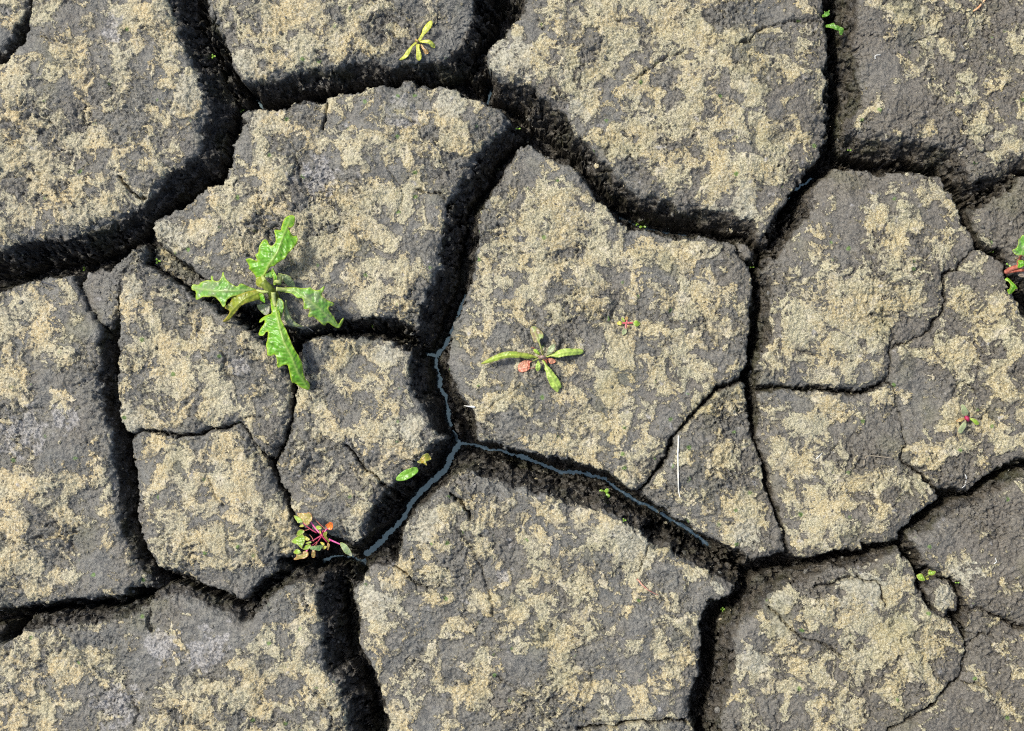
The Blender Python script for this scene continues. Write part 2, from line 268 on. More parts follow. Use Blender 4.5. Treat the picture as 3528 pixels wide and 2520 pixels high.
# coverage of the tan crust, read off in a 12 x 9 grid of each drawing frame
COV = {'A': "464368035766 135366406687 547264607754 544425703455 545634204573 876355206633 576654056635 667632366577 521005656687",
 'B': "642101557867 531104636746 200006667546 423740156656 545720016676 656410441576 756203673146 855136777101 673135767678",
 'C': "754540244443 864250122534 565551123544 665411211234 876631223366 567750000034 656401244500 543403356322 741133457521",
 'E': "200015665366 330142122354 765274211232 773047664245 643147753436 644055672655 311066653364 313326466232 765517777343",
 'F': "662036867567 675047775637 751047647457 331043323747 450055544766 561055356544 363032367565 573013667661 741121003631",
 'G': "751143577621 662246665143 745478866464 552588743576 573557523774 632246442275 253665311675 263673115666 145674563311",
 'H': "654516677424 643605667514 641327667511 764215531121 342112101150 265312212553 765512326663 575312567655 573235766555",
 'I': "420142310514 306425576513 403551546772 366714656525 543535774334 433544564355 342454462256 444562565444 564424344541",
 'J': "266277664113 376377444111 354166442111 610322363242 311655665711 501556777623 504453677624 406665666324 213355321213"}
acc = np.zeros_like(X); wsum = np.zeros_like(X)+1e-6
for k, rows in COV.items():
    ox, oy, z = FR[k]; M = np.array([[int(c) for c in r] for r in rows.split()], float)
    fx = ((X*UN-ox)/z)/180-0.5; fy = ((Y*UN-oy)/z)/180-0.5
    w = sst(fx, -1.2, 0.2)*sst(-fx, -12.2, -10.8)*sst(fy, -1.2, 0.2)*sst(-fy, -9.2, -7.8)
    fx = np.clip(fx, 0, 10.999); fy = np.clip(fy, 0, 7.999); ix = fx.astype(int); iy = fy.astype(int); u = fx-ix; v = fy-iy
    val = (M[iy, ix]*(1-u)+M[iy, ix+1]*u)*(1-v)+(M[iy+1, ix]*(1-u)+M[iy+1, ix+1]*u)*v
    acc += w*val; wsum += w
cov = np.where(wsum > 0.01, acc/wsum, 5.0)/10.0
cov = np.clip(cov*1.12+0.0, 0.02, 0.93)
z_ = 4.91*(cov**0.14-(1-cov)**0.14)          # inverse normal
qx, qy = X+9*fbm(X, Y, 60, 2, 0.5, 81), Y+9*fbm(X, Y, 60, 2, 0.5, 83)
cn = fbm(qx, qy, 58, 6, 0.74, 91)
crust = cn+z_
crust = crust-1.6*sst(e, -8, 2)*(0.35+0.8*fbm(X, Y, 50, 2, 0.5, 95)).clip(-0.6, 1.5)   # crust stops short of the rim in places
ASH = [("B", 990, 370, 170), ("A", 1490, 400, 120), ("A", 1560, 720, 110), ("A", 1180, 560, 120), ("I", 150, 800, 150), ("I", 430, 300, 170), ("I", 1780, 440, 160), ("J", 270, 740, 90),
       ("J", 1160, 730, 150), ("J", 640, 830, 90), ("J", 1690, 790, 90), ("J", 1830, 660, 110), ("J", 640, 960, 70), ("F", 470, 1220, 170), ("I", 40, 400, 100), ("E", 810, 1170, 90), ("B", 640, 620, 110),
       ("F", 270, 740, 110), ("C", 380, 1300, 140), ("F", 1760, 1560, 60), ("J", 450, 420, 110), ("H", 1920, 790, 70), ("J", 450, 1200, 110), ("E", 830, 320, 90), ("B", 1420, 700, 90), ("C", 930, 1290, 60), ("A", 1050, 1440, 120)]
ash = np.zeros_like(X)
for f, x, y, r in ASH:
    (px, py), = un(f, [(x, y)]); r = r*Z9/UN
    ash = np.maximum(ash, np.exp(-(((X-px)**2+(Y-py)**2)/r**2)**1.3))
crust = crust+1.0*ash
ash = sst(ash+0.3*fbm(X, Y, 40, 4, 0.6, 99), 0.25, 0.75)
PALE = [("A", 690, 190, 90), ("A", 1960, 1090, 130), ("B", 330, 680, 110), ("E", 130, 1250, 150), ("H", 1290, 1130, 150), ("H", 720, 1480, 150), ("E", 1480, 830, 70), ("H", 1000, 1100, 120), ("E", 400, 1150, 90), ("I", 960, 640, 60)]
pale = np.zeros_like(X)
for f, x, y, r in PALE:
    (px, py), = un(f, [(x, y)]); r = r*Z9/UN
    pale = np.maximum(pale, np.exp(-(((X-px)**2+(Y-py)**2)/r**2)**1.2))
palef = pale*1.6+0.55*fbm(X, Y, 26, 4, 0.6, 97)-0.75
palem = sst(palef, 0, 0.35)

# relief of the tops
top = 1-rockm
und = 0.0030*fbm(X, Y, 330, 2, 0.5, 101)+0.0016*fbm(X, Y, 110, 3, 0.55, 103)
n1 = fbm(qx, qy, 46, 3, 0.55, 105)
crease = np.clip(1-np.abs(n1)*2.2, 0, 1)**3*sst(fbm(X, Y, 120, 2, 0.5, 107), -0.2, 0.9)
n2 = fbm(X+6*WX, Y+6*WY, 17, 4, 0.62, 109)
lump = np.abs(fbm(qx, qy, 28, 3, 0.6, 111))
n3 = fbm(X, Y, 6.5, 2, 0.7, 113)
def terrace(t, w=0.12):
    f = t-np.floor(t); return np.floor(t)+sst(f, 0.5-w, 0.5+w)
fl = terrace(fbm(X+4*WX, Y+4*WY, 40, 5, 0.66, 161)*1.1)+0.45*terrace(fbm(X+3*WX, Y-3*WY, 19, 4, 0.68, 171)*1.2)
cm = sst(crust, -0.03, 0.07)
rough = 0.65+0.45*fbm(X, Y, 190, 2, 0.5, 115).clip(-1.2, 1.6)
r1 = np.clip(1-np.abs(fbm(X+5*WX, Y+5*WY, 21, 3, 0.6, 181))*1.9, 0, 1)**3
r2 = np.clip(1-np.abs(fbm(X-4*WX, Y+4*WY, 11, 3, 0.6, 191))*1.7, 0, 1)**3
rel = und+0.0012*fl*rough*(1-0.4*cm)-0.0026*crease*rough-(0.0015*r1*sst(fbm(X, Y, 60, 2, 0.5, 195), -0.8, 0.8)+0.0009*r2)*rough*(1-0.55*cm)+(0.0008*n2+0.0014*(0.7-lump))*rough*(1-0.35*cm)+0.00026*n3*(0.45+0.65*cm)+0.0013*cm*(0.8+0.3*n2.clip(-1, 1))
pit = sst(fbm(X, Y, 8.5, 1, 0.5, 117), 0.75, 1.3)*palem+0.8*sst(fbm(X, Y, 12, 2, 0.5, 119), 1.5, 2.2)
rel = rel-0.0014*pit
din = np.maximum(-e, 0)
rel = rel-(0.0032*np.exp(-din/10)+0.0035*np.exp(-din/45)*sst(fbm(X, Y, 140, 2, 0.5, 121), -0.5, 1.2))
HU = [("E", 1470, 820, 95, -2.5), ("A", 1960, 1060, 160, -3), ("G", 1350, 1100, 200, -4), ("H", 800, 1250, 330, -5), ("A", 1130, 880, 190, -5), ("H", 1500, 660, 150, -7), ("I", 480, 1020, 220, -2),
      ("J", 700, 1050, 220, -3), ("B", 950, 820, 120, -5), ("I", 140, 800, 80, 2), ("I", 1800, 620, 130, -3), ("G", 700, 150, 160, -3), ("H", 350, 440, 240, -2), ("B", 600, 170, 200, -6), ("C", 1900, 900, 160, -3)]
for f, x, y, r, dz in HU:
    (px, py), = un(f, [(x, y)]); r = r*Z9/UN
    rel = rel+dz*0.001*np.exp(-((X-px)**2+(Y-py)**2)/r**2)
sinkv = np.zeros(len(SLABS))
for i, v in SINK.items(): sinkv[i] = v
rs = np.random.RandomState(3); sinkv += rs.rand(len(SLABS))*0.003
H = H+top*(rel)-cut*sst(-e, -1, 3)-sinkv[own]*sst(H, -0.05, -0.01)
H = H+rel*0.5*rockm
H = np.where(zc < ZW, np.minimum(H, ZW-0.0004+(zc-ZW)), np.maximum(H, ZW+np.minimum(0.003, (zc-ZW)*0.5+0.0002)))
# sideways roughness of the crack sides
lat = sst(-H, 0.002, 0.012)
HXs = X*S; DXm = lat*0.0011*fbm(X, Y-H/S, 15, 3, 0.6, 131); DYm = lat*0.0011*fbm(X-H/S, Y, 15, 3, 0.6, 133)

VX = (X-CX)*S+DXm; VY = -(Y-CY)*S+DYm
BED_I = len(SLABS)
lab = np.where((H < -0.0655) & (e > 6), BED_I, own)
tone = np.clip((X/2274)*0.75+0.12+0.10*fbm(X, Y, 260, 2, 0.5, 141), 0, 1)  # olive-brown drift to the right, with a left-to-right dimming of light painted in

def surf(px, py):
    j = np.interp(px, gx, np.arange(nx_)); i = np.interp(py, gy, np.arange(ny_))
    j0 = int(min(j, nx_-2)); i0 = int(min(i, ny_-2)); u = j-j0; v = i-i0
    return float((H[i0, j0]*(1-u)+H[i0, j0+1]*u)*(1-v)+(H[i0+1, j0]*(1-u)+H[i0+1, j0+1]*u)*v)
def wpos(p, z):
    q = sink(p, z); return ((q[0]-CX)*S, -(q[1]-CY)*S, z)
def hit(p):                      # where the line of sight through a drawn point meets the mud
    z = 0.01
    while z > -0.12:
        q = sink(p, z)
        if surf(*q) >= z: return z
        z -= 0.0015
    return -0.1

# ------------------------------------------------------------------ materials
def newmat(name):
    m = bpy.data.materials.new(name); m.use_nodes = True
    nt = m.node_tree; b = nt.nodes["Principled BSDF"]
    return m, nt, b
class NB:
    def __init__(s, nt): s.nt = nt
    def n(s, t, **kw):
        o = s.nt.nodes.new(t)
        for k, v in kw.items(): setattr(o, k, v)
        return o
    def link(s, a, b): s.nt.links.new(a, b)
    def attr(s, name): return s.n('ShaderNodeAttribute', attribute_name=name).outputs['Fac']
    def noise(s, scale, detail=3, rough=0.55, vec=None, lac=2.0, dist=0.0):
        o = s.n('ShaderNodeTexNoise'); o.inputs['Scale'].default_value = scale; o.inputs['Detail'].default_value = detail
        o.inputs['Roughness'].default_value = rough; o.inputs['Lacunarity'].default_value = lac; o.inputs['Distortion'].default_value = dist
        s.link(vec or s.co, o.inputs['Vector']); return o.outputs['Fac']
    def math(s, op, a, b=None, c=None, clamp=False):
        o = s.n('ShaderNodeMath', operation=op, use_clamp=clamp)
        for i, v in enumerate((a, b, c)):
            if v is None: continue
            if isinstance(v, (int, float)): o.inputs[i].default_value = v
            else: s.link(v, o.inputs[i])
        return o.outputs[0]
    def rng(s, v, a, b, c=0.0, d=1.0, smooth=True):
        o = s.n('ShaderNodeMapRange', interpolation_type='SMOOTHSTEP' if smooth else 'LINEAR')
        s.link(v, o.inputs[0])
        for i, q in enumerate((a, b, c, d)): o.inputs[i+1].default_value = q
        return o.outputs[0]
    def mix(s, f, a, b, mode='MIX'):
        o = s.n('ShaderNodeMix', data_type='RGBA', blend_type=mode)
        if isinstance(f, (int, float)): o.inputs[0].default_value = f
        else: s.link(f, o.inputs[0])
        for i, v in ((6, a), (7, b)):
            if isinstance(v, tuple): o.inputs[i].default_value = (*v, 1)
            else: s.link(v, o.inputs[i])
        return o.outputs[2]

def mud_material():
    m, nt, b = newmat("cracked_mud"); N = NB(nt)
    g = N.n('ShaderNodeNewGeometry'); N.co = g.outputs['Position']
    crust = N.attr('crust'); wall = N.attr('wall'); pale = N.attr('pale'); tone = N.attr('tone')
    fine = N.noise(420, 4, 0.65); mid = N.noise(130, 4, 0.6); big = N.noise(22, 3, 0.55); gran = N.noise(900, 2, 0.6)
    cf = N.math('ADD', crust, N.math('MULTIPLY', N.math('SUBTRACT', N.math('MULTIPLY', N.math('ADD', N.math('MULTIPLY', fine, 1.3), N.math('MULTIPLY', mid, 0.7)), 0.5), 0.5), 4.0))
    cm = N.rng(cf, -0.06, 0.10)
    cm = N.math('MULTIPLY', cm, N.math('SUBTRACT', 1.0, N.math('MULTIPLY', wall, 0.93)))
    # grey mud skin
    f2 = N.noise(330, 4, 0.7, dist=0.8)
    grey = N.mix(N.rng(mid, 0.32, 0.68), (0.086, 0.085, 0.076), (0.180, 0.175, 0.151))
    grey = N.mix(N.rng(big, 0.45, 0.7, 0, 0.5), grey, (0.135, 0.118, 0.095))
    grey = N.mix(N.rng(N.noise(14, 3, 0.5), 0.5, 0.65, 0, 0.4), grey, (0.104, 0.110, 0.105))
    grey = N.mix(N.rng(fine, 0.52, 0.68, 0, 0.5), grey, (0.25, 0.236, 0.21))
    grey = N.mix(N.rng(f2, 0.45, 0.36, 0, 0.7), grey, (0.028, 0.028, 0.030))
    grey = N.mix(N.math('MULTIPLY', N.rng(cf, -1.3, -0.1), 0.45), grey, N.mix(N.rng(fine, 0.4, 0.6), (0.10, 0.094, 0.078), (0.24, 0.22, 0.17)))
    grey = N.mix(N.rng(tone, 0.5, 0.85, 0, 0.7), grey, N.mix(N.rng(fine, 0.4, 0.62), (0.088, 0.077, 0.060), (0.165, 0.145, 0.112)))
    # tan crust, gold to ash
    t1 = N.mix(N.rng(N.noise(30, 4, 0.6), 0.40, 0.62), (0.35, 0.322, 0.218), (0.45, 0.352, 0.182))
    t2 = N.mix(N.rng(N.noise(30, 4, 0.6), 0.40, 0.62), (0.265, 0.248, 0.145), (0.325, 0.265, 0.125))
    tan = N.mix(tone, t1, t2)  # right tan is more olive, and painted dimmer where the light weakens
    tan = N.mix(N.rng(N.noise(75, 5, 0.72), 0.50, 0.64, 0, 0.8), tan, (0.19, 0.172, 0.125))
    tan = N.mix(N.rng(N.noise(55, 4, 0.7), 0.56, 0.66, 0, 0.7), tan, (0.52, 0.47, 0.36))
    tan = N.mix(N.rng(gran, 0.44, 0.62, 0, 0.75), tan, (0.60, 0.55, 0.39))
    tan = N.mix(N.rng(fine, 0.43, 0.34, 0, 0.7), tan, (0.12, 0.108, 0.08))
    tan = N.mix(N.rng(gran, 0.40, 0.30, 0, 0.55), tan, (0.13, 0.115, 0.085))
    tan = N.mix(N.math('MULTIPLY', N.attr('ash'), 0.65), tan, N.mix(N.rng(fine, 0.42, 0.58), (0.20, 0.195, 0.155), (0.44, 0.425, 0.345)))
    thin = N.math('MULTIPLY', N.rng(N.noise(48, 4, 0.7), 0.46, 0.60), N.rng(cf, 1.1, 0.1))
    tan = N.mix(N.math('MULTIPLY', thin, 0.8), tan, N.mix(N.rng(fine, 0.4, 0.6), (0.12, 0.115, 0.095), (0.23, 0.21, 0.16)))
    col = N.mix(cm, grey, tan)
    pl = N.mix(N.rng(fine, 0.35, 0.6), (0.12, 0.118, 0.115), (0.38, 0.365, 0.345))
    col = N.mix(N.math('MULTIPLY', pale, 0.8), col, pl)
    # green algae specks
    vo = N.n('ShaderNodeTexVoronoi'); vo.inputs['Scale'].default_value = 70; N.link(N.co, vo.inputs['Vector'])
    sel = N.n('ShaderNodeSeparateColor'); N.link(vo.outputs['Color'], sel.inputs[0])
    dot = N.math('MULTIPLY', N.rng(N.math('ADD', vo.outputs['Distance'], N.math('MULTIPLY', fine, 0.22)), 0.30, 0.20), N.rng(sel.outputs[0], 0.80, 0.86))
    dot = N.math('MULTIPLY', dot, N.math('SUBTRACT', 1.0, wall))
    col = N.mix(N.math('MULTIPLY', dot, 0.8), col, (0.10, 0.19, 0.03))
    # olive film here and there
    col = N.mix(N.math('MULTIPLY', N.rng(N.noise(16, 3, 0.5), 0.56, 0.72, 0, 0.45), N.math('SUBTRACT', 1.0, wall)), col, N.mix(0.5, col, (0.17, 0.17, 0.06)))
    # damp crack sides
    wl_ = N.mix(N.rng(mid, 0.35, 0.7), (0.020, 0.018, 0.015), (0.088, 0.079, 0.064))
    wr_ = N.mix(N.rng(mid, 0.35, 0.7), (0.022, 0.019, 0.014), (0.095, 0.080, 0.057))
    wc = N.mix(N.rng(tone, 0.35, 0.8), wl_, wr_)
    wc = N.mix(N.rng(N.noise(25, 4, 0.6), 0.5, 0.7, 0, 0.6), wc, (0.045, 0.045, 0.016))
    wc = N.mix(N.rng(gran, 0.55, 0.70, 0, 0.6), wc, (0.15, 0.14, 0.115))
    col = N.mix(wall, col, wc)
    N.link(col, b.inputs['Base Color'])
    ro = N.mix(cm, N.mix(N.rng(fine, 0.3, 0.7), (0.26,)*3, (0.55,)*3), (0.85,)*3)
    N.link(ro, b.inputs['Roughness']); b.inputs['Specular IOR Level'].default_value = 0.6
    # fine relief
    wrk = N.n('ShaderNodeTexNoise'); wrk.noise_type = 'RIDGED_MULTIFRACTAL' if hasattr(wrk, 'noise_type') else 'FBM'
    wrk.inputs['Scale'].default_value = 95; wrk.inputs['Detail'].default_value = 4; wrk.inputs['Roughness'].default_value = 0.6; wrk.inputs['Distortion'].default_value = 0.6
    N.link(N.co, wrk.inputs['Vector'])
    h = N.math('ADD', N.math('MULTIPLY', cm, 1.3), N.math('MULTIPLY', gran, N.math('ADD', 0.10, N.math('MULTIPLY', cm, 0.35))))
    h = N.math('ADD', h, N.math('MULTIPLY', fine, 0.75))
    h = N.math('ADD', h, N.math('MULTIPLY', mid, 2.0))
    h = N.math('SUBTRACT', h, N.math('MULTIPLY', wrk.outputs['Fac'], 0.30))
    h = N.math('ADD', h, N.math('MULTIPLY', N.noise(230, 4, 0.7, dist=1.5), 0.9))
    bp = N.n('ShaderNodeBump'); bp.inputs['Strength'].default_value = 1.0; bp.inputs['Distance'].default_value = 0.0016
    N.link(h, bp.inputs['Height']); N.link(bp.outputs[0], b.inputs['Normal'])
    return m
MUD = mud_material()

def water_material():
    m, nt, b = newmat("sky_streaked_water"); N = NB(nt)
    g = N.n('ShaderNodeNewGeometry'); N.co = g.outputs['Position']
    N.link(N.mix(N.rng(N.noise(260, 3, 0.6), 0.42, 0.6), (0.018, 0.028, 0.034), (0.075, 0.10, 0.12)), b.inputs['Base Color']); b.inputs['Roughness'].default_value = 0.08  # sky reflection painted in as blue-grey streaks of the base colour
    b.inputs['IOR'].default_value = 1.75; b.inputs['Specular Tint'].default_value = (0.72, 1.0, 0.98, 1); b.inputs['Specular IOR Level'].default_value = 0.8
    bp = N.n('ShaderNodeBump'); bp.inputs['Strength'].default_value = 0.25; bp.inputs['Distance'].default_value = 0.0006
    N.link(N.noise(90, 2, 0.5), bp.inputs['Height']); N.link(bp.outputs[0], b.inputs['Normal'])
    return m
WATER = water_material()

_leafm = {}
def leaf_material(body, rim, rib, blotch=None, amount=0.0, key=None, gloss=0.36):
    k = (body, rim, rib, blotch, amount)
    if k in _leafm: return _leafm[k]
    m, nt, b = newmat("leaf_tissue"); N = NB(nt)
    g = N.n('ShaderNodeNewGeometry'); N.co = g.outputs['Position']
    n = N.noise(160, 3, 0.6); f = N.noise(700, 2, 0.6)
    col = N.mix(N.rng(n, 0.3, 0.7), tuple(c*0.72 for c in body), tuple(min(1, c*1.25) for c in body))
    col = N.mix(N.rng(f, 0.45, 0.75, 0, 0.35), col, tuple(min(1, c*1.7+0.02) for c in body))
    if blotch: col = N.mix(N.math('MULTIPLY', N.rng(N.noise(110, 3, 0.6), 0.62-amount*0.3, 0.72-amount*0.25), 0.9), col, blotch)
    col = N.mix(N.math('MULTIPLY', N.attr('rib'), 0.85), col, rib)
    col = N.mix(N.math('MULTIPLY', N.attr('rim'), 0.85), col, rim)
    N.link(col, b.inputs['Base Color']); b.inputs['Roughness'].default_value = gloss
    b.inputs['Specular IOR Level'].default_value = 0.5
    bp = N.n('ShaderNodeBump'); bp.inputs['Strength'].default_value = 0.6; bp.inputs['Distance'].default_value = 0.0004
    N.link(N.math('ADD', n, N.math('MULTIPLY', f, 0.3)), bp.inputs['Height']); N.link(bp.outputs[0], b.inputs['Normal'])
    # thin tissue lets some light through
    tr = N.n('ShaderNodeBsdfTranslucent'); N.link(N.mix(0.5, col, (0.35, 0.5, 0.03)), tr.inputs[0])
    mx = N.n('ShaderNodeMixShader'); mx.inputs[0].default_value = 0.22
    out = nt.nodes['Material Output']; N.link(b.outputs[0], mx.inputs[1]); N.link(tr.outputs[0], mx.inputs[2]); N.link(mx.outputs[0], out.inputs[0])
    _leafm[k] = m; return m
_plain = {}
def plain(name, c1, c2, rough=0.5, scale=300):
    if name in _plain: return _plain[name]
    m, nt, b = newmat(name); N = NB(nt); g = N.n('ShaderNodeNewGeometry'); N.co = g.outputs['Position']
    N.link(N.mix(N.rng(N.noise(scale, 3, 0.6), 0.35, 0.65), c1, c2), b.inputs['Base Color']); b.inputs['Roughness'].default_value = rough
    _plain[name] = m; return m

# ------------------------------------------------------------------ build the mud
def tag(o, label=None, cat=None, group=None, kind=None):
    if label: o['label'] = label
    if cat: o['category'] = cat
    if group: o['group'] = group
    if kind: o['kind'] = kind
def link(name, me, parent=None):
    o = bpy.data.objects.new(name, me); sc.collection.objects.link(o)
    if parent: o.parent = parent
    return o
V = np.stack([VX, VY, H], -1).reshape(-1, 3).astype(np.float32)
idx = np.arange(ny_*nx_).reshape(ny_, nx_)
quads = np.stack([idx[:-1, :-1], idx[1:, :-1], idx[1:, 1:], idx[:-1, 1:]], -1)     # counter-clockwise from above
qlab = lab[:-1, :-1]
attrs = {'ash': ash, 'crust': crust, 'wall': wall, 'pale': palem, 'tone': tone}
attrs = {k: np.clip(v, -3, 3).reshape(-1).astype(np.float32) for k, v in attrs.items()}
def grid_mesh(name, q, V, attrs, mat, off=(0, 0, 0)):
    u, inv = np.unique(q.reshape(-1), return_inverse=True)
    me = bpy.data.meshes.new(name); nq = len(q)
    me.vertices.add(len(u)); me.vertices.foreach_set('co', (V[u]-np.array(off, np.float32)).reshape(-1))
    me.loops.add(nq*4); me.loops.foreach_set('vertex_index', inv.reshape(-1).astype(np.int32))
    me.polygons.add(nq); me.polygons.foreach_set('loop_start', np.arange(0, nq*4, 4, dtype=np.int32))
    me.polygons.foreach_set('use_smooth', np.ones(nq, bool))
    me.update(calc_edges=True)
    for k, a in attrs.items():
        at = me.attributes.new(k, 'FLOAT', 'POINT'); at.data.foreach_set('value', a[u])
    me.materials.append(mat); return me
for i, (label, _) in enumerate(SLABS):
    q = quads[qlab == i]
    if len(q) < 4: continue
    c = V[np.unique(q)].mean(0); off = (float(c[0]), float(c[1]), 0.0)
    nm = 'mud_crumb' if i == 23 else 'mud_clod' if i in (12, 20, 24) else 'mud_slab'
    o = link(nm, grid_mesh(nm, q, V, attrs, MUD, off)); o.location = off
    tag(o, label, nm.replace('_', ' '), 'slabs of dried cracked mud' if nm == 'mud_slab' else None, 'thing')
q = quads[qlab == BED_I]
tag(link('crack_bed', grid_mesh('crack_bed', q, V, attrs, MUD)), kind='structure')
me = bpy.data.meshes.new('water')
xa, xb, ya, yb = (gx[3]-CX)*S, (gx[-4]-CX)*S, -(gy[-4]-CY)*S, -(gy[3]-CY)*S
me.from_pydata([(xa, ya, ZW), (xb, ya, ZW), (xb, yb, ZW), (xa, yb, ZW)], [], [(0, 1, 2, 3)]); me.materials.append(WATER)
tag(link('water', me), kind='structure')

# mud flat running on past the view
def ring_axis(lo, hi):
    a = np.concatenate([lo-np.cumsum(8*1.045**np.arange(150))[::-1], np.linspace(lo, hi, int((hi-lo)/14)), hi+np.cumsum(8*1.045**np.arange(150))])
    return a
fxs, fys = ring_axis(gx[0], gx[-1]), ring_axis(gy[0], gy[-1])
FX, FY = np.meshgrid(fxs, fys)
cells = np.random.RandomState(8)
G = 330.0
def vor(x, y):
    x = x+25*fbm(x, y, 200, 3, 0.5, 151); y = y+25*fbm(x, y, 200, 3, 0.5, 153)
    ix = np.floor(x/G).astype(int); iy = np.floor(y/G).astype(int); d1 = np.full(x.shape, 1e9); d2 = np.full(x.shape, 1e9)
    tab = cells.rand(64, 64, 2)
    for a in (-1, 0, 1):
        for b_ in (-1, 0, 1):
            r = tab[(ix+a) % 64, (iy+b_) % 64]; px = (ix+a+0.15+0.7*r[..., 0])*G; py = (iy+b_+0.15+0.7*r[..., 1])*G
            dd = np.hypot(x-px, y-py); d2 = np.where(dd < d1, d1, np.minimum(d2, dd)); d1 = np.minimum(d1, dd)
    return (d2-d1)/2
fe = 26-vor(FX, FY)
FH = -0.1*(1-np.exp(-np.maximum(fe, 0)*S*4/0.1))*np.where(np.hypot(FX-CX, FY-CY) < 14000, 1, 0.0)
fw = sst(-FH, 0.001, 0.006); FH = FH+0.003*fbm(FX, FY, 330, 2, 0.5, 101)*(1-fw)
FV = np.stack([(FX-CX)*S, -(FY-CY)*S, FH-0.0005], -1).reshape(-1, 3).astype(np.float32)
fidx = np.arange(FX.size).reshape(FX.shape)
fq = np.stack([fidx[:-1, :-1], fidx[1:, :-1], fidx[1:, 1:], fidx[:-1, 1:]], -1)
mx_, my_ = (fxs[:-1]+fxs[1:])/2, (fys[:-1]+fys[1:])/2
MXX, MYY = np.meshgrid(mx_, my_)
keep = ~((MXX > gx[0]) & (MXX < gx[-1]) & (MYY > gy[0]) & (MYY < gy[-1]))
fa = {'ash': FX*0, 'crust': fbm(FX, FY, 74, 5, 0.6, 91)+0.1, 'wall': fw, 'pale': FX*0, 'tone': np.clip(FX/2274, 0.1, 0.9)}
fa = {k: v.reshape(-1).astype(np.float32) for k, v in fa.items()}
tag(link('ground', grid_mesh('ground', fq[keep], FV, fa, MUD)), kind='structure')

# ------------------------------------------------------------------ plants
def resample(P, step):
    out = []
    for i in range(len(P)):
        a, b = np.array(P[i]), np.array(P[(i+1) % len(P)]); n = max(1, int(np.hypot(*(b-a))/step))
        out += [tuple(a+(b-a)*k/n) for k in range(n)]
    return out
def smooth_closed(P, it=1):
    for _ in range(it):
        Q = []
        for i in range(len(P)):
            a, b = np.array(P[i]), np.array(P[(i+1) % len(P)]); Q += [tuple(a*0.8+b*0.2), tuple(a*0.2+b*0.8)]
        P = Q
    return P
def leaf(name, parent, outline, rib, mat, z0=0.006, z1=0.003, arch=0.006, fold=0.12, wave=0.0010, seed=1, curl=0.0, step=None, clear=0.0012, absz=None):
    """outline and rib in drawing units; z0 at the base of the rib, z1 at its tip (heights over the mud)"""
    O = smooth_closed(outline, 1); A = np.array(O)
    size = max(A.max(0)-A.min(0)); st = step or min(max(size/30, 0.9), 2.6)
    O = resample(O, st*0.8); Pn = np.array(O)
    R = np.array(rib, float); seg = np.hypot(*np.diff(R, axis=0).T); cum = np.concatenate([[0], np.cumsum(seg)]); L = cum[-1]
    xs = np.arange(A[:, 0].min(), A[:, 0].max(), st); ys = np.arange(A[:, 1].min(), A[:, 1].max(), st*0.87)
    pts = list(O); QX, QY = np.meshgrid(xs, ys); QX = QX+(np.arange(len(ys)) % 2)[:, None]*st/2
    dd = dist_poly(Pn, QX, QY); m = dd < -st*0.45
    pts += list(zip(QX[m], QY[m]))
    nb = len(O)
    vs, es, fs, ov, oe, of = delaunay_2d_cdt([Vector((float(p[0]), float(p[1]))) for p in pts], [], [list(range(nb))], 1, 1e-4)
    P = np.array([(v.x, v.y) for v in vs])
    best = np.full(len(P), 1e9); t = np.zeros(len(P))
    for i in range(len(R)-1):
        a, b = R[i], R[i+1]; ab = b-a; u = np.clip(((P-a)@ab)/(ab@ab+1e-9), 0, 1)
        q = a+u[:, None]*ab; dq = np.hypot(*(P-q).T); k = dq < best
        best = np.where(k, dq, best); t = np.where(k, (cum[i]+u*seg[i])/L, t)
    edge = -dist_poly(Pn, P[:, 0], P[:, 1])
    z = z0+(z1-z0)*t+arch*np.sin(np.pi*np.clip(t, 0, 1))+fold*best*S-curl*t*t
    z = z+wave*perlin(P[:, 0]*0.09+seed, P[:, 1]*0.09, seed)*2.2*(0.3+np.clip(best/12, 0, 1))+wave*0.8*perlin(P[:, 0]*0.25+seed, P[:, 1]*0.25, seed+3)
    big = size > 55
    ph = (t*L+best*0.75)/9.0; fr_ = ph-np.floor(ph); vein = np.exp(-((fr_-0.5)/0.13)**2)*(best > 1.2) if big else np.zeros(len(P))
    if big: z = z-0.0005*vein+0.0007*np.exp(-(best/1.6)**2)
    vals = []
    for (x, y), zz in zip(P, z):
        if absz is not None: zz = zz+absz
        zz = max(zz, surf(*sink((x, y), 0))+clear)
        vals.append(wpos((x, y), zz))
    me = bpy.data.meshes.new(name); me.from_pydata(vals, [], [tuple(f) for f in fs]); me.update()
    w = max(1.0, min(3.4, size*0.032))
    for k, a in (('rib', np.maximum(np.exp(-(best/(w*0.9))**2)*(1-0.4*t), 0.42*vein)), ('rim', np.exp(-np.maximum(edge, 0)/(w*0.6)))):
        at = me.attributes.new(k, 'FLOAT', 'POINT'); at.data.foreach_set('value', a.astype(np.float32))
    me.polygons.foreach_set('use_smooth', np.ones(len(me.polygons), bool))
    if sum(p.normal.z*p.area for p in me.polygons) < 0: me.flip_normals()
    me.materials.append(mat)
    o = link(name, me); so = o.modifiers.new('thickness', 'SOLIDIFY'); so.thickness = 0.0005; so.offset = -1
    if parent:
        o.parent = parent; o.matrix_parent_inverse = parent.matrix_basis.inverted()
    return o
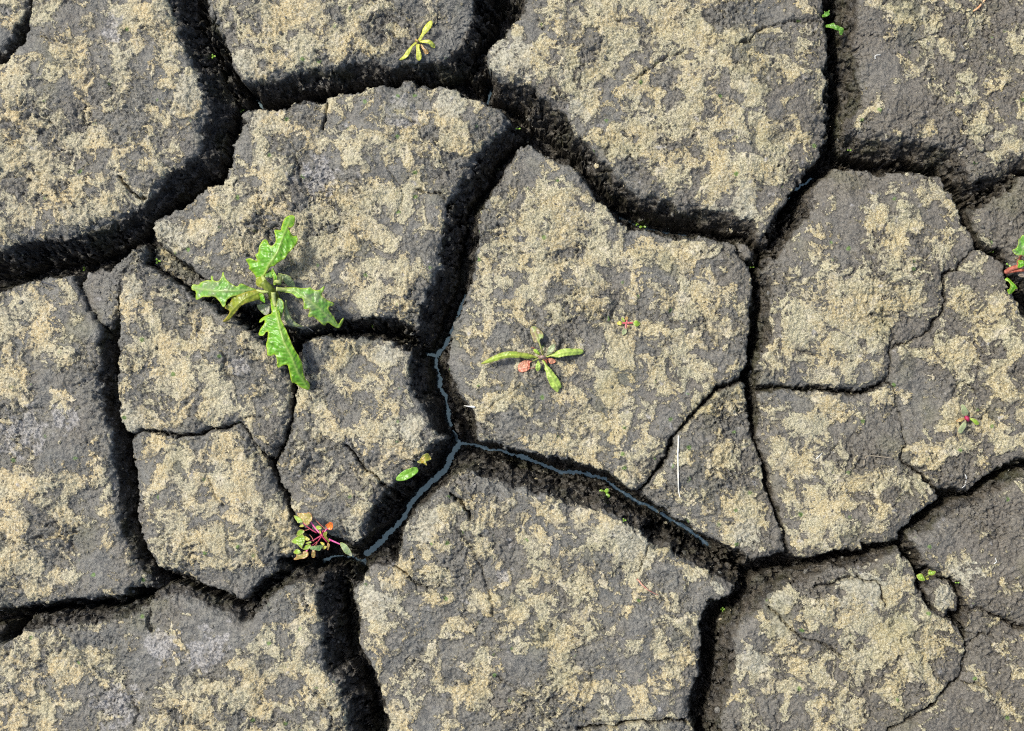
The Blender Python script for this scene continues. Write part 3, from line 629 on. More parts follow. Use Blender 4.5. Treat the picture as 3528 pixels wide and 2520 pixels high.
def tube(name, parent, P3, r0, r1, mat, sides=7):
    P = [Vector(p) for p in P3]; vs, fs = [], []
    Q = []
    for i in range(len(P)-1):
        a = P[max(i-1, 0)]; b = P[i]; c = P[i+1]; d_ = P[min(i+2, len(P)-1)]
        for k in range(4):
            t = k/4.0
            Q.append(0.5*((2*b)+(c-a)*t+(2*a-5*b+4*c-d_)*t*t+(3*b-a-3*c+d_)*t**3))
    Q.append(P[-1]); n = len(Q)
    for i, p in enumerate(Q):
        tg = (Q[min(i+1, n-1)]-Q[max(i-1, 0)]).normalized(); u = tg.cross(Vector((0, 0, 1)))
        u = u.normalized() if u.length > 1e-4 else Vector((1, 0, 0)); w = tg.cross(u)
        r = r0+(r1-r0)*i/(n-1)
        for k in range(sides):
            a = 2*math.pi*k/sides; vs.append(p+(u*math.cos(a)+w*math.sin(a))*r)
    for i in range(n-1):
        for k in range(sides):
            fs.append((i*sides+k, i*sides+(k+1) % sides, (i+1)*sides+(k+1) % sides, (i+1)*sides+k))
    fs += [tuple(range(sides))[::-1], tuple((n-1)*sides+k for k in range(sides))]
    me = bpy.data.meshes.new(name); me.from_pydata(vs, [], fs); me.update()
    me.polygons.foreach_set('use_smooth', np.ones(len(me.polygons), bool)); me.materials.append(mat)
    o = link(name, me)
    if parent: o.parent = parent; o.matrix_parent_inverse = parent.matrix_basis.inverted()
    return o
def root(name, p, z, label, cat, group=None):
    o = bpy.data.objects.new(name, None); sc.collection.objects.link(o); o.location = wpos(p, z); o.empty_display_size = 0.01
    tag(o, label, cat, group); return o
def P1(s): return parse(s)

GREEN = leaf_material((0.105, 0.31, 0.012), (0.46, 0.60, 0.04), (0.40, 0.50, 0.13))
GREEN2 = leaf_material((0.13, 0.32, 0.045), (0.43, 0.56, 0.05), (0.38, 0.48, 0.16), (0.17, 0.24, 0.11), 0.5)
OLIVE = leaf_material((0.22, 0.27, 0.02), (0.45, 0.36, 0.06), (0.28, 0.32, 0.05), (0.25, 0.17, 0.03), 0.2)
PALEG = leaf_material((0.27, 0.36, 0.16), (0.45, 0.48, 0.14), (0.35, 0.40, 0.2), (0.34, 0.33, 0.28), 0.4)
YEL = leaf_material((0.56, 0.60, 0.10), (0.58, 0.52, 0.04), (0.60, 0.66, 0.20))
YELB = leaf_material((0.55, 0.33, 0.13), (0.40, 0.24, 0.03), (0.62, 0.48, 0.3), (0.16, 0.11, 0.01), 0.8)
SEED = leaf_material((0.20, 0.36, 0.03), (0.38, 0.36, 0.10), (0.50, 0.56, 0.08), (0.22, 0.18, 0.06), 0.1)
SEEDL = leaf_material((0.36, 0.52, 0.09), (0.45, 0.52, 0.12), (0.52, 0.60, 0.16))
PINK = leaf_material((0.58, 0.27, 0.17), (0.55, 0.16, 0.08), (0.62, 0.34, 0.20), (0.50, 0.11, 0.07), 0.25)
REDG = leaf_material((0.36, 0.30, 0.08), (0.58, 0.20, 0.10), (0.40, 0.26, 0.12), (0.50, 0.20, 0.08), 0.2)
TINYG = leaf_material((0.22, 0.36, 0.03), (0.46, 0.34, 0.12), (0.32, 0.45, 0.08))
TINYY = leaf_material((0.46, 0.46, 0.05), (0.55, 0.42, 0.15), (0.5, 0.5, 0.1))
GREYG = leaf_material((0.27, 0.33, 0.16), (0.45, 0.34, 0.24), (0.36, 0.32, 0.2))
ORANGE = leaf_material((0.72, 0.19, 0.02), (0.65, 0.09, 0.05), (0.8, 0.25, 0.06))
OAK = leaf_material((0.09, 0.24, 0.02), (0.2, 0.36, 0.06), (0.16, 0.33, 0.05), (0.16, 0.22, 0.02), 0.1)
MAG = plain('magenta_stem', (0.62, 0.06, 0.24), (0.74, 0.16, 0.36)); CRIM = plain('crimson_stem', (0.28, 0.008, 0.05), (0.40, 0.03, 0.09))
STEMG = plain('green_stem', (0.16, 0.20, 0.03), (0.27, 0.30, 0.06)); REDST = plain('red_stem', (0.30, 0.07, 0.04), (0.42, 0.15, 0.10))
WHITE = plain('bleached_fibre', (0.72, 0.72, 0.66), (0.85, 0.85, 0.82)); DRY = plain('dry_blade', (0.62, 0.30, 0.14), (0.70, 0.45, 0.26))

# big toothed rosette
C0 = un('R', [(745, 715)])[0]
r = root('leafy_rosette', C0, -0.004, "large bright green rosette with toothed leaves spread over the crack", 'plant')
for spec in [
 ("R 800,560 850,572 900,580 945,630 960,685 900,680 860,640 830,600", "R 790,600 860,610 950,670", PALEG, .010, .004, .003, .1),
 ("R 620,840 660,835 730,835 740,860 735,910 710,925 690,930 660,905 630,870", "R 740,850 690,870 630,850", PALEG, .004, .002, .002, .1),
 ("R 880,790 885,860 910,930 950,990 1030,1030 960,1035 900,1020 865,980 858,900 862,820", "R 875,800 880,920 920,1000 1020,1032", PALEG, .010, .002, .004, -.3),
 ("R 612,640 615,600 590,560 545,520 560,512 545,480 520,440 560,432 600,450 630,462 605,400 635,385 640,330 665,285 690,265 715,275 725,310 750,330 780,300 790,270 772,185 800,182 832,190 840,140 868,75 910,55 950,58 957,100 945,150 920,165 890,155 918,210 945,240 970,232 980,260 970,310 930,350 890,400 860,440 800,475 775,500 740,505 700,560 690,620 665,660", "R 660,645 720,500 800,380 860,220 920,80", GREEN, .012, .012, .012, -.22),
 ("R 620,700 570,690 510,660 475,650 455,680 430,675 380,640 345,612 325,540 310,610 280,635 240,625 240,600 230,580 218,595 222,630 190,620 130,640 115,665 60,660 48,685 55,710 90,720 85,795 105,795 150,765 180,772 250,765 290,800 325,860 345,850 355,800 400,765 470,755 540,735 600,720", "R 640,708 450,715 250,718 60,690", GREEN2, .012, .005, .012, -.12),
 ("R 790,690 850,690 950,685 1030,695 1095,685 1105,705 1160,715 1215,670 1215,700 1180,755 1240,800 1300,825 1295,845 1240,860 1260,900 1300,950 1335,1020 1375,950 1383,960 1365,1010 1340,1045 1310,1040 1240,990 1215,1025 1180,1000 1110,935 1085,950 1068,940 1085,890 1080,870 1030,880 1035,830 1025,790 1010,780 980,785 930,740 870,730 820,725", "R 790,705 950,715 1080,800 1180,880 1335,1035", GREEN2, .014, .003, .012, -.15),
 ("R 735,780 745,850 755,915 700,930 650,965 640,995 665,985 690,965 690,1000 650,1050 632,1105 680,1110 700,1075 720,1070 715,1140 700,1190 712,1240 712,1285 750,1285 775,1270 795,1300 800,1395 850,1370 890,1360 905,1420 925,1520 960,1525 1000,1560 1075,1590 1090,1550 1075,1515 1045,1490 1025,1420 1020,1350 990,1290 940,1210 900,1110 860,1020 830,960 820,900 800,850 790,780", "R 765,780 790,900 820,1030 860,1170 930,1300 980,1430 1075,1570", GREEN, .012, .004, .018, -.28),
 ("R 650,700 600,712 530,725 470,750 395,770 400,805 330,865 385,890 375,925 320,985 345,990 380,975 430,915 480,850 530,825 600,805 650,790 680,740", "R 670,715 520,780 420,870 335,980", OLIVE, .016, .006, .010, -.35),
 ("R 800,770 850,800 858,870 830,980 810,930 790,870", "R 815,790 830,950", GREEN2, .016, .012, .004, .2),
 ("R 640,740 680,740 700,830 650,800 610,790 620,760", "R 680,745 620,785", GREEN, .018, .010, .003, .2),
 ("R 755,510 780,560 800,600 790,660 765,670 770,610 750,560", "R 775,660 765,530", GREEN, .018, .022, .003, .3),
 ("R 700,560 740,530 760,560 760,605 720,600 690,600", "R 740,610 725,550", GREEN2, .018, .014, .003, .2),
 ("R 615,600 650,590 700,620 720,660 690,690 640,685 610,660", "R 715,680 630,610", OLIVE, .019, .014, .002, .2),
]:
    o, rb, mt, z0, z1, ar, fo = spec
    leaf('leaf', r, P1(o), P1(rb), mt, z0, z1, ar, fo, wave=0.0008, seed=int(z0*1e4)+len(o))
tube('stem', r, [wpos(un('R', [(760, 800)])[0], -0.03), wpos(un('R', [(770, 760)])[0], 0.004), wpos(un('R', [(730, 700)])[0], 0.018), wpos(un('R', [(670, 640)])[0], 0.022)], 0.0055, 0.0032, plain('olive_stem', (0.10, 0.14, 0.012), (0.20, 0.24, 0.03)), 9)
for s, w in (("R 725,715 680,725 620,715", .0018), ("R 790,700 850,705 900,712", .002), ("R 765,730 770,790 785,850", .0022), ("R 800,650 812,610 815,600", .0035), ("R 700,650 680,610 670,590", .0022)):
    pp = P1(s); tube('stalk', r, [wpos(p, 0.020-0.002*i) for i, p in enumerate(pp)], w, w*0.7, plain('pale_stalk', (0.27, 0.33, 0.08), (0.42, 0.45, 0.16)))

# central seedling
C1 = un('M', [(1285, 735)])[0]; zc1 = surf(*C1)
r = root('seedling', C1, zc1, "seedling with long narrow green leaves and one round pink leaf on the central slab", 'seedling')
for spec in [
 ("M 1110,800 1060,830 1060,870 1055,950 1000,980 920,1000 860,975 845,900 870,840 950,790 1040,775", "M 1120,790 980,850 870,940", PINK, .001, .001, .001, .05),
 ("M 1385,750 1450,745 1510,775 1520,820 1450,855 1400,830", "M 1370,760 1500,810", PINK, .001, .001, .001, .05),
 ("M 1225,735 1100,680 1000,650 900,645 840,625 700,620 600,635 500,665 400,715 300,765 200,830 185,855 260,850 370,825 500,785 600,755 700,740 800,745 900,735 1000,760 1100,755 1200,745", "M 1225,730 1000,700 700,690 500,725 300,800 190,850", SEED, .003, .002, .008, -.3),
 ("M 1340,700 1400,680 1480,650 1560,610 1640,580 1740,570 1850,580 1950,575 2010,595 2030,640 1980,680 1850,695 1750,705 1650,715 1560,740 1450,720 1360,735", "M 1340,718 1500,690 1680,640 1850,630 2000,625", SEEDL, .003, .002, .006, -.3),
 ("M 1270,690 1250,590 1225,500 1205,460 1160,470 1125,450 1100,360 1070,290 1065,220 1100,170 1170,180 1240,240 1290,290 1310,350 1300,400 1250,400 1240,450 1265,520 1285,600 1290,690", "M 1280,690 1250,520 1210,420 1130,220", leaf_material((0.27, 0.34, 0.12), (0.40, 0.36, 0.14), (0.45, 0.5, 0.14), (0.26, 0.17, 0.12), 0.6), .003, .002, .005, -.1),
 ("M 1270,775 1310,830 1330,890 1320,940 1350,1000 1360,1080 1400,1170 1440,1260 1500,1320 1560,1365 1590,1290 1630,1270 1620,1200 1580,1130 1520,1050 1460,960 1400,900 1370,870 1350,820 1310,780", "M 1285,775 1350,900 1450,1070 1550,1250 1570,1330", SEEDL, .003, .002, .005, -.2),
 ("M 1335,705 1365,620 1400,550 1450,500 1490,475 1525,510 1510,580 1460,640 1400,685", "M 1335,705 1430,590 1500,490", GREYG, .004, .008, .003, .2),
 ("M 1245,695 1210,690 1160,655 1125,615 1120,590 1150,575 1200,600 1240,650", "M 1240,690 1130,590", SEED, .005, .005, .002, .2),
 ("M 1215,780 1250,850 1255,930 1220,980 1180,975 1160,930 1170,870 1200,800", "M 1215,785 1210,970", SEEDL, .004, .004, .002, .2),
]:
    o, rb, mt, z0, z1, ar, fo = spec
    leaf('leaf', r, P1(o), P1(rb), mt, z0+zc1, z1+zc1, ar, fo, wave=0.0009, seed=len(o))
for s, m_, w in (("M 1225,745 1180,765 1110,800", STEMG, .0006), ("M 1155,915 1060,930", REDST, .00025), ("M 1300,760 1350,790 1365,860", REDST, .0009), ("M 1340,735 1370,770 1400,780", REDST, .0006), ("M 1150,575 1085,550", REDST, .0003), ("M 1300,740 1290,690 1300,610", STEMG, .0007)):
    pp = P1(s); tube('stalk', r, [wpos(p, zc1+0.004-0.0012*i) for i, p in enumerate(pp)], w, w*0.8, m_)
tube('crown', r, [wpos(un('M', [(1230, 735)])[0], zc1+.003), wpos(un('M', [(1285, 725)])[0], zc1+.006), wpos(un('M', [(1330, 745)])[0], zc1+.003)], 0.0017, 0.0017, plain('brown_crown', (0.20, 0.12, 0.09), (0.36, 0.26, 0.22)))

# pale yellow seedling
C2 = un('Y', [(920, 860)])[0]; z2 = surf(*C2)
r = root('yellow_seedling', C2, z2, "pale yellow seedling of five narrow leaves lying on bare grey mud", 'seedling')
for o, rb, mt, z0, z1, ar, fo in [
 ("Y 900,790 960,690 1030,560 1040,470 1130,330 1240,215 1320,180 1360,230 1345,330 1290,440 1200,550 1090,650 1040,730 1005,820 950,850 910,830", "Y 950,840 1080,560 1330,210", YEL, .003, .006, .004, -.1),
 ("Y 830,850 740,920 640,1030 530,1150 470,1260 340,1390 315,1425 400,1430 500,1380 610,1290 650,1200 695,1120 740,1010 830,930 900,890", "Y 860,880 620,1130 340,1415", YEL, .003, .002, .004, -.1),
 ("Y 840,930 850,1080 850,1250 850,1370 890,1430 960,1440 1010,1390 1020,1270 990,1170 955,1070 945,980 965,910", "Y 905,910 930,1200 940,1430", YEL, .003, .002, .003, .1),
 ("Y 940,840 1010,815 1110,790 1240,785 1340,830 1420,920 1445,980 1430,1050 1370,1055 1310,1010 1250,920 1190,900 1050,885 950,870", "Y 950,855 1230,840 1400,1020", YEL, .003, .002, .005, -.2),
 ("Y 980,920 1030,930 1090,1040 1180,1110 1235,1130 1225,1220 1160,1250 1100,1200 1050,1090 990,1000", "Y 1000,930 1180,1210", YELB, .002, .001, .002, .1),
 ("Y 815,830 810,760 860,755 920,810 920,870 860,870", "Y 920,860 820,770", YELB, .004, .004, .001, .3)]:
    leaf('leaf', r, P1(o), P1(rb), mt, z0+z2, z1+z2, ar, fo, wave=0.0006, seed=len(o))

# tiny red-centred seedling on the central slab
C3 = un('T', [(890, 800)])[0]; z3 = surf(*C3)
r = root('red_seedling', C3, z3, "tiny red-centred seedling with lime green leaf tips, right of the pink-leaved one", 'seedling')
for o, rb, mt, fo in [
 ("T 360,810 400,740 510,670 570,680 640,770 620,860 540,920 490,890 380,860", "T 650,790 380,810", TINYY, .1),
 ("T 600,600 605,530 650,480 700,530 780,620 820,700 780,740 700,735 640,690", "T 800,720 640,510", TINYG, .1),
 ("T 780,560 820,470 870,450 930,490 945,560 900,650 840,650 800,610", "T 870,660 870,470", REDG, .1),
 ("T 1190,790 1250,680 1330,650 1410,650 1460,700 1560,790 1570,850 1500,920 1400,975 1320,970 1230,880", "T 1190,800 1540,830", TINYG, .15),
 ("T 820,1050 870,1120 900,1200 860,1310 760,1390 690,1420 630,1390 620,1250 640,1130 720,1080", "T 840,1060 680,1400", GREYG, .2),
 ("T 880,880 960,880 1050,960 1050,1040 980,1070 910,1010", "T 890,880 1010,1040", REDG, .2),
 ("T 960,720 1040,730 1060,800 1040,870 980,840 940,790", "T 930,770 1050,820", PINK, .2)]:
    leaf('leaf', r, P1(o), P1(rb), mt, .004+z3, .003+z3, .001, fo, wave=0.0003, seed=len(o))
for s in ("T 860,800 760,790 650,800", "T 960,780 1080,785 1190,790", "T 850,850 830,950 835,1060", "T 880,760 880,690 870,650", "T 830,760 880,800 940,770"):
    tube('stalk', r, [wpos(p, z3+.004) for p in P1(s)], .0008, .0006, plain('rosy_stalk', (0.5, 0.05, 0.07), (0.62, 0.2, 0.2)))

# reddish four-leaf seedling at the right
C4 = un('Q', [(750, 850)])[0]; z4 = surf(*C4)
r = root('cross_seedling', C4, z4, "small seedling of four oval leaves in a cross with a red heart, on olive-tan mud", 'seedling')
for o, rb, mt, z1, fo in [
 ("Q 720,790 640,750 560,690 505,600 505,500 480,380 480,290 560,260 630,290 700,390 760,480 790,590 775,690 740,770", "Q 730,790 640,540 530,280", GREYG, .007, -.15),
 ("Q 710,880 700,930 725,1050 700,1180 620,1300 530,1430 440,1450 370,1400 370,1310 430,1180 510,1070 600,970 660,910", "Q 700,890 560,1180 420,1420", GREYG, .004, -.1),
 ("Q 800,830 880,815 990,830 1110,880 1190,960 1240,1060 1180,1100 1090,1100 1010,1020 930,930 850,890", "Q 800,855 1020,920 1210,1080", TINYG, .005, -.2),
 ("Q 700,815 620,820 560,840 460,830 390,870 290,940 350,960 470,975 550,940 590,895 690,900", "Q 710,855 500,890 300,940", REDG, .004, .1)]:
    leaf('leaf', r, P1(o), P1(rb), mt, .004+z4, z1+z4, .002, fo, wave=0.0004, seed=len(o))
tube('heart', r, [wpos(un('Q', [(700, 790)])[0], z4+.004), wpos(un('Q', [(760, 840)])[0], z4+.006), wpos(un('Q', [(790, 900)])[0], z4+.003)], .0018, .0016, CRIM)

# red-stemmed bushy seedling at the foot of a crack
C5 = un('P', [(950, 790)])[0]; z5 = max(surf(*C5), -0.002)
r = root('red_stemmed_seedling', C5, z5, "bushy little seedling with magenta stems, toothed leaves and an orange leaf at the crack", 'seedling')
for o, rb, mt, z0, fo in [
 ("P 355,235 450,225 560,235 600,210 640,230 670,280 680,340 660,400 620,420 620,460 560,490 500,440 470,380 440,330 390,300", "P 650,400 520,300 370,240", REDG, .014, .1),
 ("P 255,280 330,300 420,340 465,380 460,430 400,440 340,450 320,400 280,350", "P 460,410 270,290", TINYG, .010, .1),
 ("P 1060,520 1110,480 1160,450 1210,470 1225,540 1200,610 1150,625 1110,600 1090,560", "P 1110,600 1190,480", ORANGE, .012, .2),
 ("P 200,920 300,840 380,800 440,760 490,830 510,890 480,960 440,1050 400,1060 340,990 240,960", "P 510,900 210,915", TINYG, .012, .1),
 ("P 320,770 340,680 400,640 470,650 495,690 440,740 360,770", "P 490,680 330,760", TINYG, .012, .1),
 ("P 380,555 420,510 470,500 490,545 440,560", "P 490,520 385,555", TINYY, .012, .1),
 ("P 510,785 560,810 640,870 600,900 540,890", "P 640,880 520,790", TINYY, .013, .1),
 ("P 480,1110 540,1040 600,1015 660,1030 650,1080 580,1130 500,1130", "P 660,1050 490,1115", TINYG, .012, .1),
 ("P 390,1060 440,1070 470,1100 430,1110", "P 470,1100 395,1065", TINYG, .010, .1),
 ("P 240,1210 280,1150 340,1130 390,1170 410,1210 360,1240 290,1245", "P 410,1200 250,1210", TINYG, .012, .1),
 ("P 260,1365 330,1310 320,1260 400,1230 480,1200 545,1180 580,1240 570,1300 500,1350 400,1360 310,1385", "P 560,1200 400,1290 270,1370", REDG, .010, -.1),
 ("P 660,1090 740,1050 830,1050 900,1030 975,1040 920,1110 880,1160 800,1140 700,1130", "P 670,1100 960,1050", leaf_material((0.16, 0.30, 0.10), (0.3, 0.3, 0.12), (0.3, 0.36, 0.15)), .013, .1),
 ("P 720,1140 775,1180 775,1310 740,1330 685,1310 700,1220", "P 740,1150 730,1320", REDG, .008, .1),
 ("P 910,950 960,950 1010,980 1010,1030 960,1020", "P 1010,1010 920,960", TINYY, .011, .1),
 ("P 970,1080 1020,1050 1075,1060 1040,1110 990,1130", "P 1070,1065 985,1110", TINYY, .010, .1),
 ("P 1090,990 1115,970 1150,1030 1110,1140 1085,1110", "P 1110,980 1105,1130", REDG, .010, .1),
 ("P 800,560 860,530 930,560 930,610 860,625 810,600", "P 930,600 810,560", TINYG, .013, .1),
 ("P 1000,740 1050,695 1090,710 1060,790 1100,850 1150,900 1110,920 1050,860 1010,800", "P 1050,710 1060,800 1130,905", OLIVE, .014, .1),
 ("P 1430,1000 1500,990 1580,1040 1650,1130 1700,1240 1680,1280 1620,1250 1550,1220 1480,1120", "P 1440,1005 1560,1110 1680,1260", PALEG, .010, .2),
 ("P 890,640 920,660 930,720 900,740", "P 910,740 900,650", TINYY, .014, .1),
 ("P 520,990 580,950 660,930 680,960 600,985", "P 680,945 530,990", TINYG, .013, .1)]:
    po = P1(o); cc = np.mean(po, 0); po = [tuple(cc+(np.array(q)-cc)*1.22) for q in po]
    leaf('leaf', r, po, P1(rb), mt, z0+z5+.002, z0+z5-.001, .001, fo, wave=0.0005, seed=len(o), clear=0.0015)
for s, m_, w in (("P 890,710 770,570 660,420", MAG, .0011), ("P 820,710 700,640 560,540 470,440", CRIM, .0008), ("P 960,800 970,700 1000,640", CRIM, .0016), ("P 1020,690 1060,630 1110,600", MAG, .0009),
                 ("P 930,790 820,850 740,900 640,920", CRIM, .0010), ("P 960,800 1030,880 1090,950", CRIM, .0010), ("P 1120,870 1280,940 1440,1010", MAG, .0011), ("P 940,800 860,920 800,960 690,1040", CRIM, .0007),
                 ("P 690,1040 620,1110 550,1190", MAG, .0009), ("P 1030,610 930,520 850,440 770,360", REDST, .0006), ("P 640,610 560,640 480,650", REDST, .0004), ("P 750,930 700,830 640,760", REDST, .0005), ("P 830,930 820,990 740,1060", REDST, .0006)):
    pp = P1(s); tube('stalk', r, [wpos(p, z5+.0125-0.0005*i) for i, p in enumerate(pp)], w*0.78, w*0.5, m_)
tube('stem', r, [wpos(C5, z5-.002), wpos(un('P', [(955, 780)])[0], z5+.012)], .0022, .002, CRIM)

# red-stalked plant at the right edge
C6 = un('K', [(380, 1030)])[0]
r = root('red_stalked_plant', C6, -0.006, "plant with red stalks and toothed green leaves reaching in from the right edge", 'plant')
for o, rb, mt, z0 in [("K 740,200 780,195 900,260 960,420 900,600 780,650 660,655 580,630 520,560 530,530 600,500 640,430 655,370 655,280 700,270", "K 710,660 780,450 850,260", GREEN2, .022),
 ("K 630,770 690,755 740,760 830,800 860,850 790,890 740,900 660,950 630,910 660,840", "K 860,840 700,820 640,770", GREEN, .024),
 ("K 340,1195 400,1145 450,1170 520,1250 590,1310 645,1405 590,1400 560,1450 500,1510 460,1530 430,1500 400,1425 440,1420 480,1350 480,1300 440,1240 370,1215", "K 370,1180 520,1330 450,1500", GREEN, .006),
 ("K 640,1100 720,1010 780,930 900,950 960,1100 850,1140 700,1140", "K 930,1020 660,1100", leaf_material((0.30, 0.24, 0.19), (0.4, 0.36, 0.24), (0.4, 0.3, 0.24)), .004)]:
    leaf('leaf', r, P1(o), P1(rb), mt, z0, z0-.003, .003, -.1, wave=0.001, seed=len(o))
for s, w in (("K 375,1030 500,950 640,905 760,840 880,800", .0024), ("K 380,1035 560,1000 720,985 860,975", .0017), ("K 690,740 700,690 720,640", .0014), ("K 690,745 640,790 650,880", .0012)):
    pp = P1(s); tube('stalk', r, [wpos(p, -.004+.006*i) for i, p in enumerate(pp)], w, w*0.75, REDST)

# two loose leaves in the crack, cotyledons, sprigs
def on_wall_leaf(name, label, cat, o, rb, mt, lift=0.004, parts=None, group=None):
    P = P1(o); c = tuple(np.mean(P, 0)); z = max(hit(c), hit(P[0]), hit(P[len(P)//2]))
    r_ = root(name, c, z, label, cat, group)
    leaf('blade', r_, P, P1(rb), mt, z+lift, z+lift, .002, .15, wave=0.0006, seed=len(o), clear=-0.2)
    return r_, z
on_wall_leaf('fallen_leaf', "smooth oval green leaf lying on the dark crack side above the water strip", 'leaf', "O 265,1270 290,1200 370,1100 500,990 640,900 800,850 950,790 1080,790 1140,850 1155,930 1110,1020 1000,1110 850,1210 700,1290 550,1330 400,1340 300,1320", "O 290,1300 700,1100 1130,860", leaf_material((0.16, 0.36, 0.03), (0.24, 0.44, 0.06), (0.25, 0.43, 0.08)), .012)
r_, z_l = on_wall_leaf('curled_leaf', "curled yellow-green leaf scrap at the slab rim above the fallen oval leaf", 'leaf', "O 1260,420 1330,320 1450,270 1540,250 1600,330 1670,480 1600,520 1470,570 1430,560 1490,710 1480,740 1350,650 1290,640 1200,650 1110,610 1100,570 1140,550 1200,540 1220,480", "O 1200,600 1400,450 1600,400", leaf_material((0.26, 0.27, 0.03), (0.3, 0.3, 0.1), (0.3, 0.32, 0.1), (0.38, 0.24, 0.02), 0.5), .012)
r = root('lobed_sprig', un('U', [(700, 700)])[0], -0.02, "pair of lobed dark green leaves growing out of the upright crack near the top", 'plant')
leaf('leaf', r, P1("U 400,400 480,360 510,320 490,250 525,240 550,290 620,250 670,250 690,190 730,190 740,240 690,290 740,350 740,390 650,450 540,480 420,510 395,450"), P1("U 410,460 600,380 720,330"), OAK, -.004, -.002, .002, .1, clear=-0.2)
leaf('leaf', r, P1("U 480,860 600,820 750,790 850,745 930,740 940,810 1000,850 1100,855 1140,900 1240,920 1340,980 1330,1130 1250,1290 1170,1240 1130,1160 1160,1120 1080,1060 950,1030 850,970 700,940 540,930"), P1("U 490,880 850,880 1150,1000 1240,1240"), OAK, -.008, -.004, .004, .1, clear=-0.2)
r = root('seed_leaf_pair', un('V', [(680, 590)])[0], -0.008, "two glossy round green seed leaves over the gap beside the little mossy clod", 'seedling')
leaf('leaf', r, P1("V 310,490 400,430 560,425 590,520 640,600 670,680 640,720 520,730 430,700 350,600"), P1("V 650,640 450,560 330,490"), TINYG, .002, .002, .001, .1, clear=-0.2)
leaf('leaf', r, P1("V 780,370 800,300 850,265 920,300 960,320 1040,310 1100,330 1090,390 1050,460 960,500 880,500 810,480 780,430"), P1("V 800,490 900,400 1080,340"), TINYG, .004, .004, .001, .1, clear=-0.2)
leaf('leaf', r, P1("V 700,630 770,590 825,600 810,660 750,690"), P1("V 690,630 820,620"), TINYY, .0, .0, .0005, .1, clear=-0.2)
tube('stalk', r, [wpos(p, .003-.004*i) for i, p in enumerate(P1("V 800,490 720,550 660,590 680,680"))], .0006, .0006, STEMG)

# tiny sprouts: round leaflets in a ring
def sprout(fr, x, y, rad, n, label, cat='sprout', lift=0.003, mt=None, rot=0.0):
    p, = un(fr, [(x, y)]); z = hit(p); r_ = root('tiny_sprout', p, z, label, cat, 'tiny green sprouts')
    for k in range(n):
        a = rot+2*math.pi*k/n; q = (p[0]+rad*0.75*math.cos(a), p[1]+rad*0.75*math.sin(a))
        O = [(q[0]+rad*0.55*(1.15 if True else 1)*math.cos(a)*math.cos(b)-rad*0.46*math.sin(a)*math.sin(b), q[1]+rad*0.62*math.sin(a)*math.cos(b)+rad*0.46*math.cos(a)*math.sin(b)) for b in np.linspace(0, 2*math.pi, 10)[:-1]]
        leaf('leaflet', r_, O, [p, (q[0]+rad*0.4*math.cos(a), q[1]+rad*0.4*math.sin(a))], mt or leaf_material((0.22, 0.42, 0.03), (0.3, 0.5, 0.08), (0.3, 0.5, 0.08)), z+lift, z+lift+.001, 0, .1, 0.0002, seed=k, clear=-0.2, step=max(rad*0.3, 0.6))
    return r_
sprout('L', 820, 780, 10, 4, "four-leaved lime green sprout in the shaded wide crack above the largest lower slab", rot=0.6)
sprout('I', 1715, 312, 3.4, 3, "tiny dot-like sprout in the shaded crack just below the four-leaved sprout")
sprout('J', 292, 866, 4.0, 4, "tiny sprout in the black gap right of the largest lower slab")
sprout('B', 1830, 1402, 6.5, 3, "sprout peeping over the upper rim of the central slab", rot=0.4)
sprout('B', 1795, 1392, 3.5, 3, "smaller sprout just left of the one on the central slab's upper rim")
sprout('B', 1055, 800, 4.0, 2, "tiny sprout in the dark crack junction above the central slab's tip")
sprout('F', 150, 578, 4.0, 2, "tiny upright sprout on the shaded crack side right of the rosette", rot=1.5)
sprout('G', 475, 218, 3.6, 2, "tiny sprout in the narrow crack right of the central slab")
sprout('G', 1963, 122, 4.2, 2, "tiny sprout at the upper rim of the long olive-tan slab")
sprout('K', 435, 868, 4.5, 2, "tiny two-leaved sprout in the gap beneath the toothed edge plant", rot=0.6)
sprout('A', 1502, 686, 4.0, 3, "tiny sprout at the upper left corner of the slab above the rosette")
sprout('E', 980, 180, 5.0, 3, "mossy sprout on the sunken lump left of the rosette")
sprout('E', 525, 228, 4.0, 3, "tiny sprout on the top of the small jammed wedge")
sprout('J', 1750, 700, 3.5, 2, "tiny sprout between the little mossy clod and the dark wrinkled slab")
sprout('C', 1080, 934, 3.4, 2, "tiny sprout on the brown crack side of the top right slab")
sprout('A', 1325, 350, 4.0, 3, "tiny sprout on the black crack side right of the big upper left slab")

# straws, fibres, twig
def fibre(name, label, cat, s, r0, r1, mat, lift=0.0012, over=False):
    P = P1(s); zs = [surf(*p) if not over else max(hit(p), -0.02) for p in P]
    if over: zs = [max(zs)]*len(zs)
    c = P[len(P)//2]; r_ = root(name, c, zs[len(P)//2], label, cat)
    tube('fibre' if 'straw' not in name else 'stalk', r_, [wpos(p, z+lift) for p, z in zip(P, zs)], r0, r1, mat, 6)
    return r_
fibre('straw', "long straight white straw lying upright across the triangular slab", 'straw', "S 256,150 252,300 244,500 238,540 243,800 248,1100 250,1250 262,1450 288,1570", .0008, .0005, plain('bleached_straw', (0.62, 0.60, 0.50), (0.82, 0.81, 0.74)), .0018)
fibre('white_fibre', "short white down fibre at the left rim of the central slab", 'fibre', "W 1120,680 1165,688 1235,695", .0004, .0009, WHITE, .002)
fibre('dry_grass_blade', "dry orange grass blade at the top right", 'grass blade', "C 1850,70 1880,50 1905,20 1930,-15", .0007, .0012, DRY)
fibre('reddish_twig', "thin reddish twig tapering to the lower right on the largest lower slab", 'twig', "D 270,300 420,430 600,660 760,790 1000,1000 1300,1170 1700,1370", .0009, .0002, plain('twig_bark', (0.34, 0.10, 0.09), (0.55, 0.33, 0.22), .6, 500))
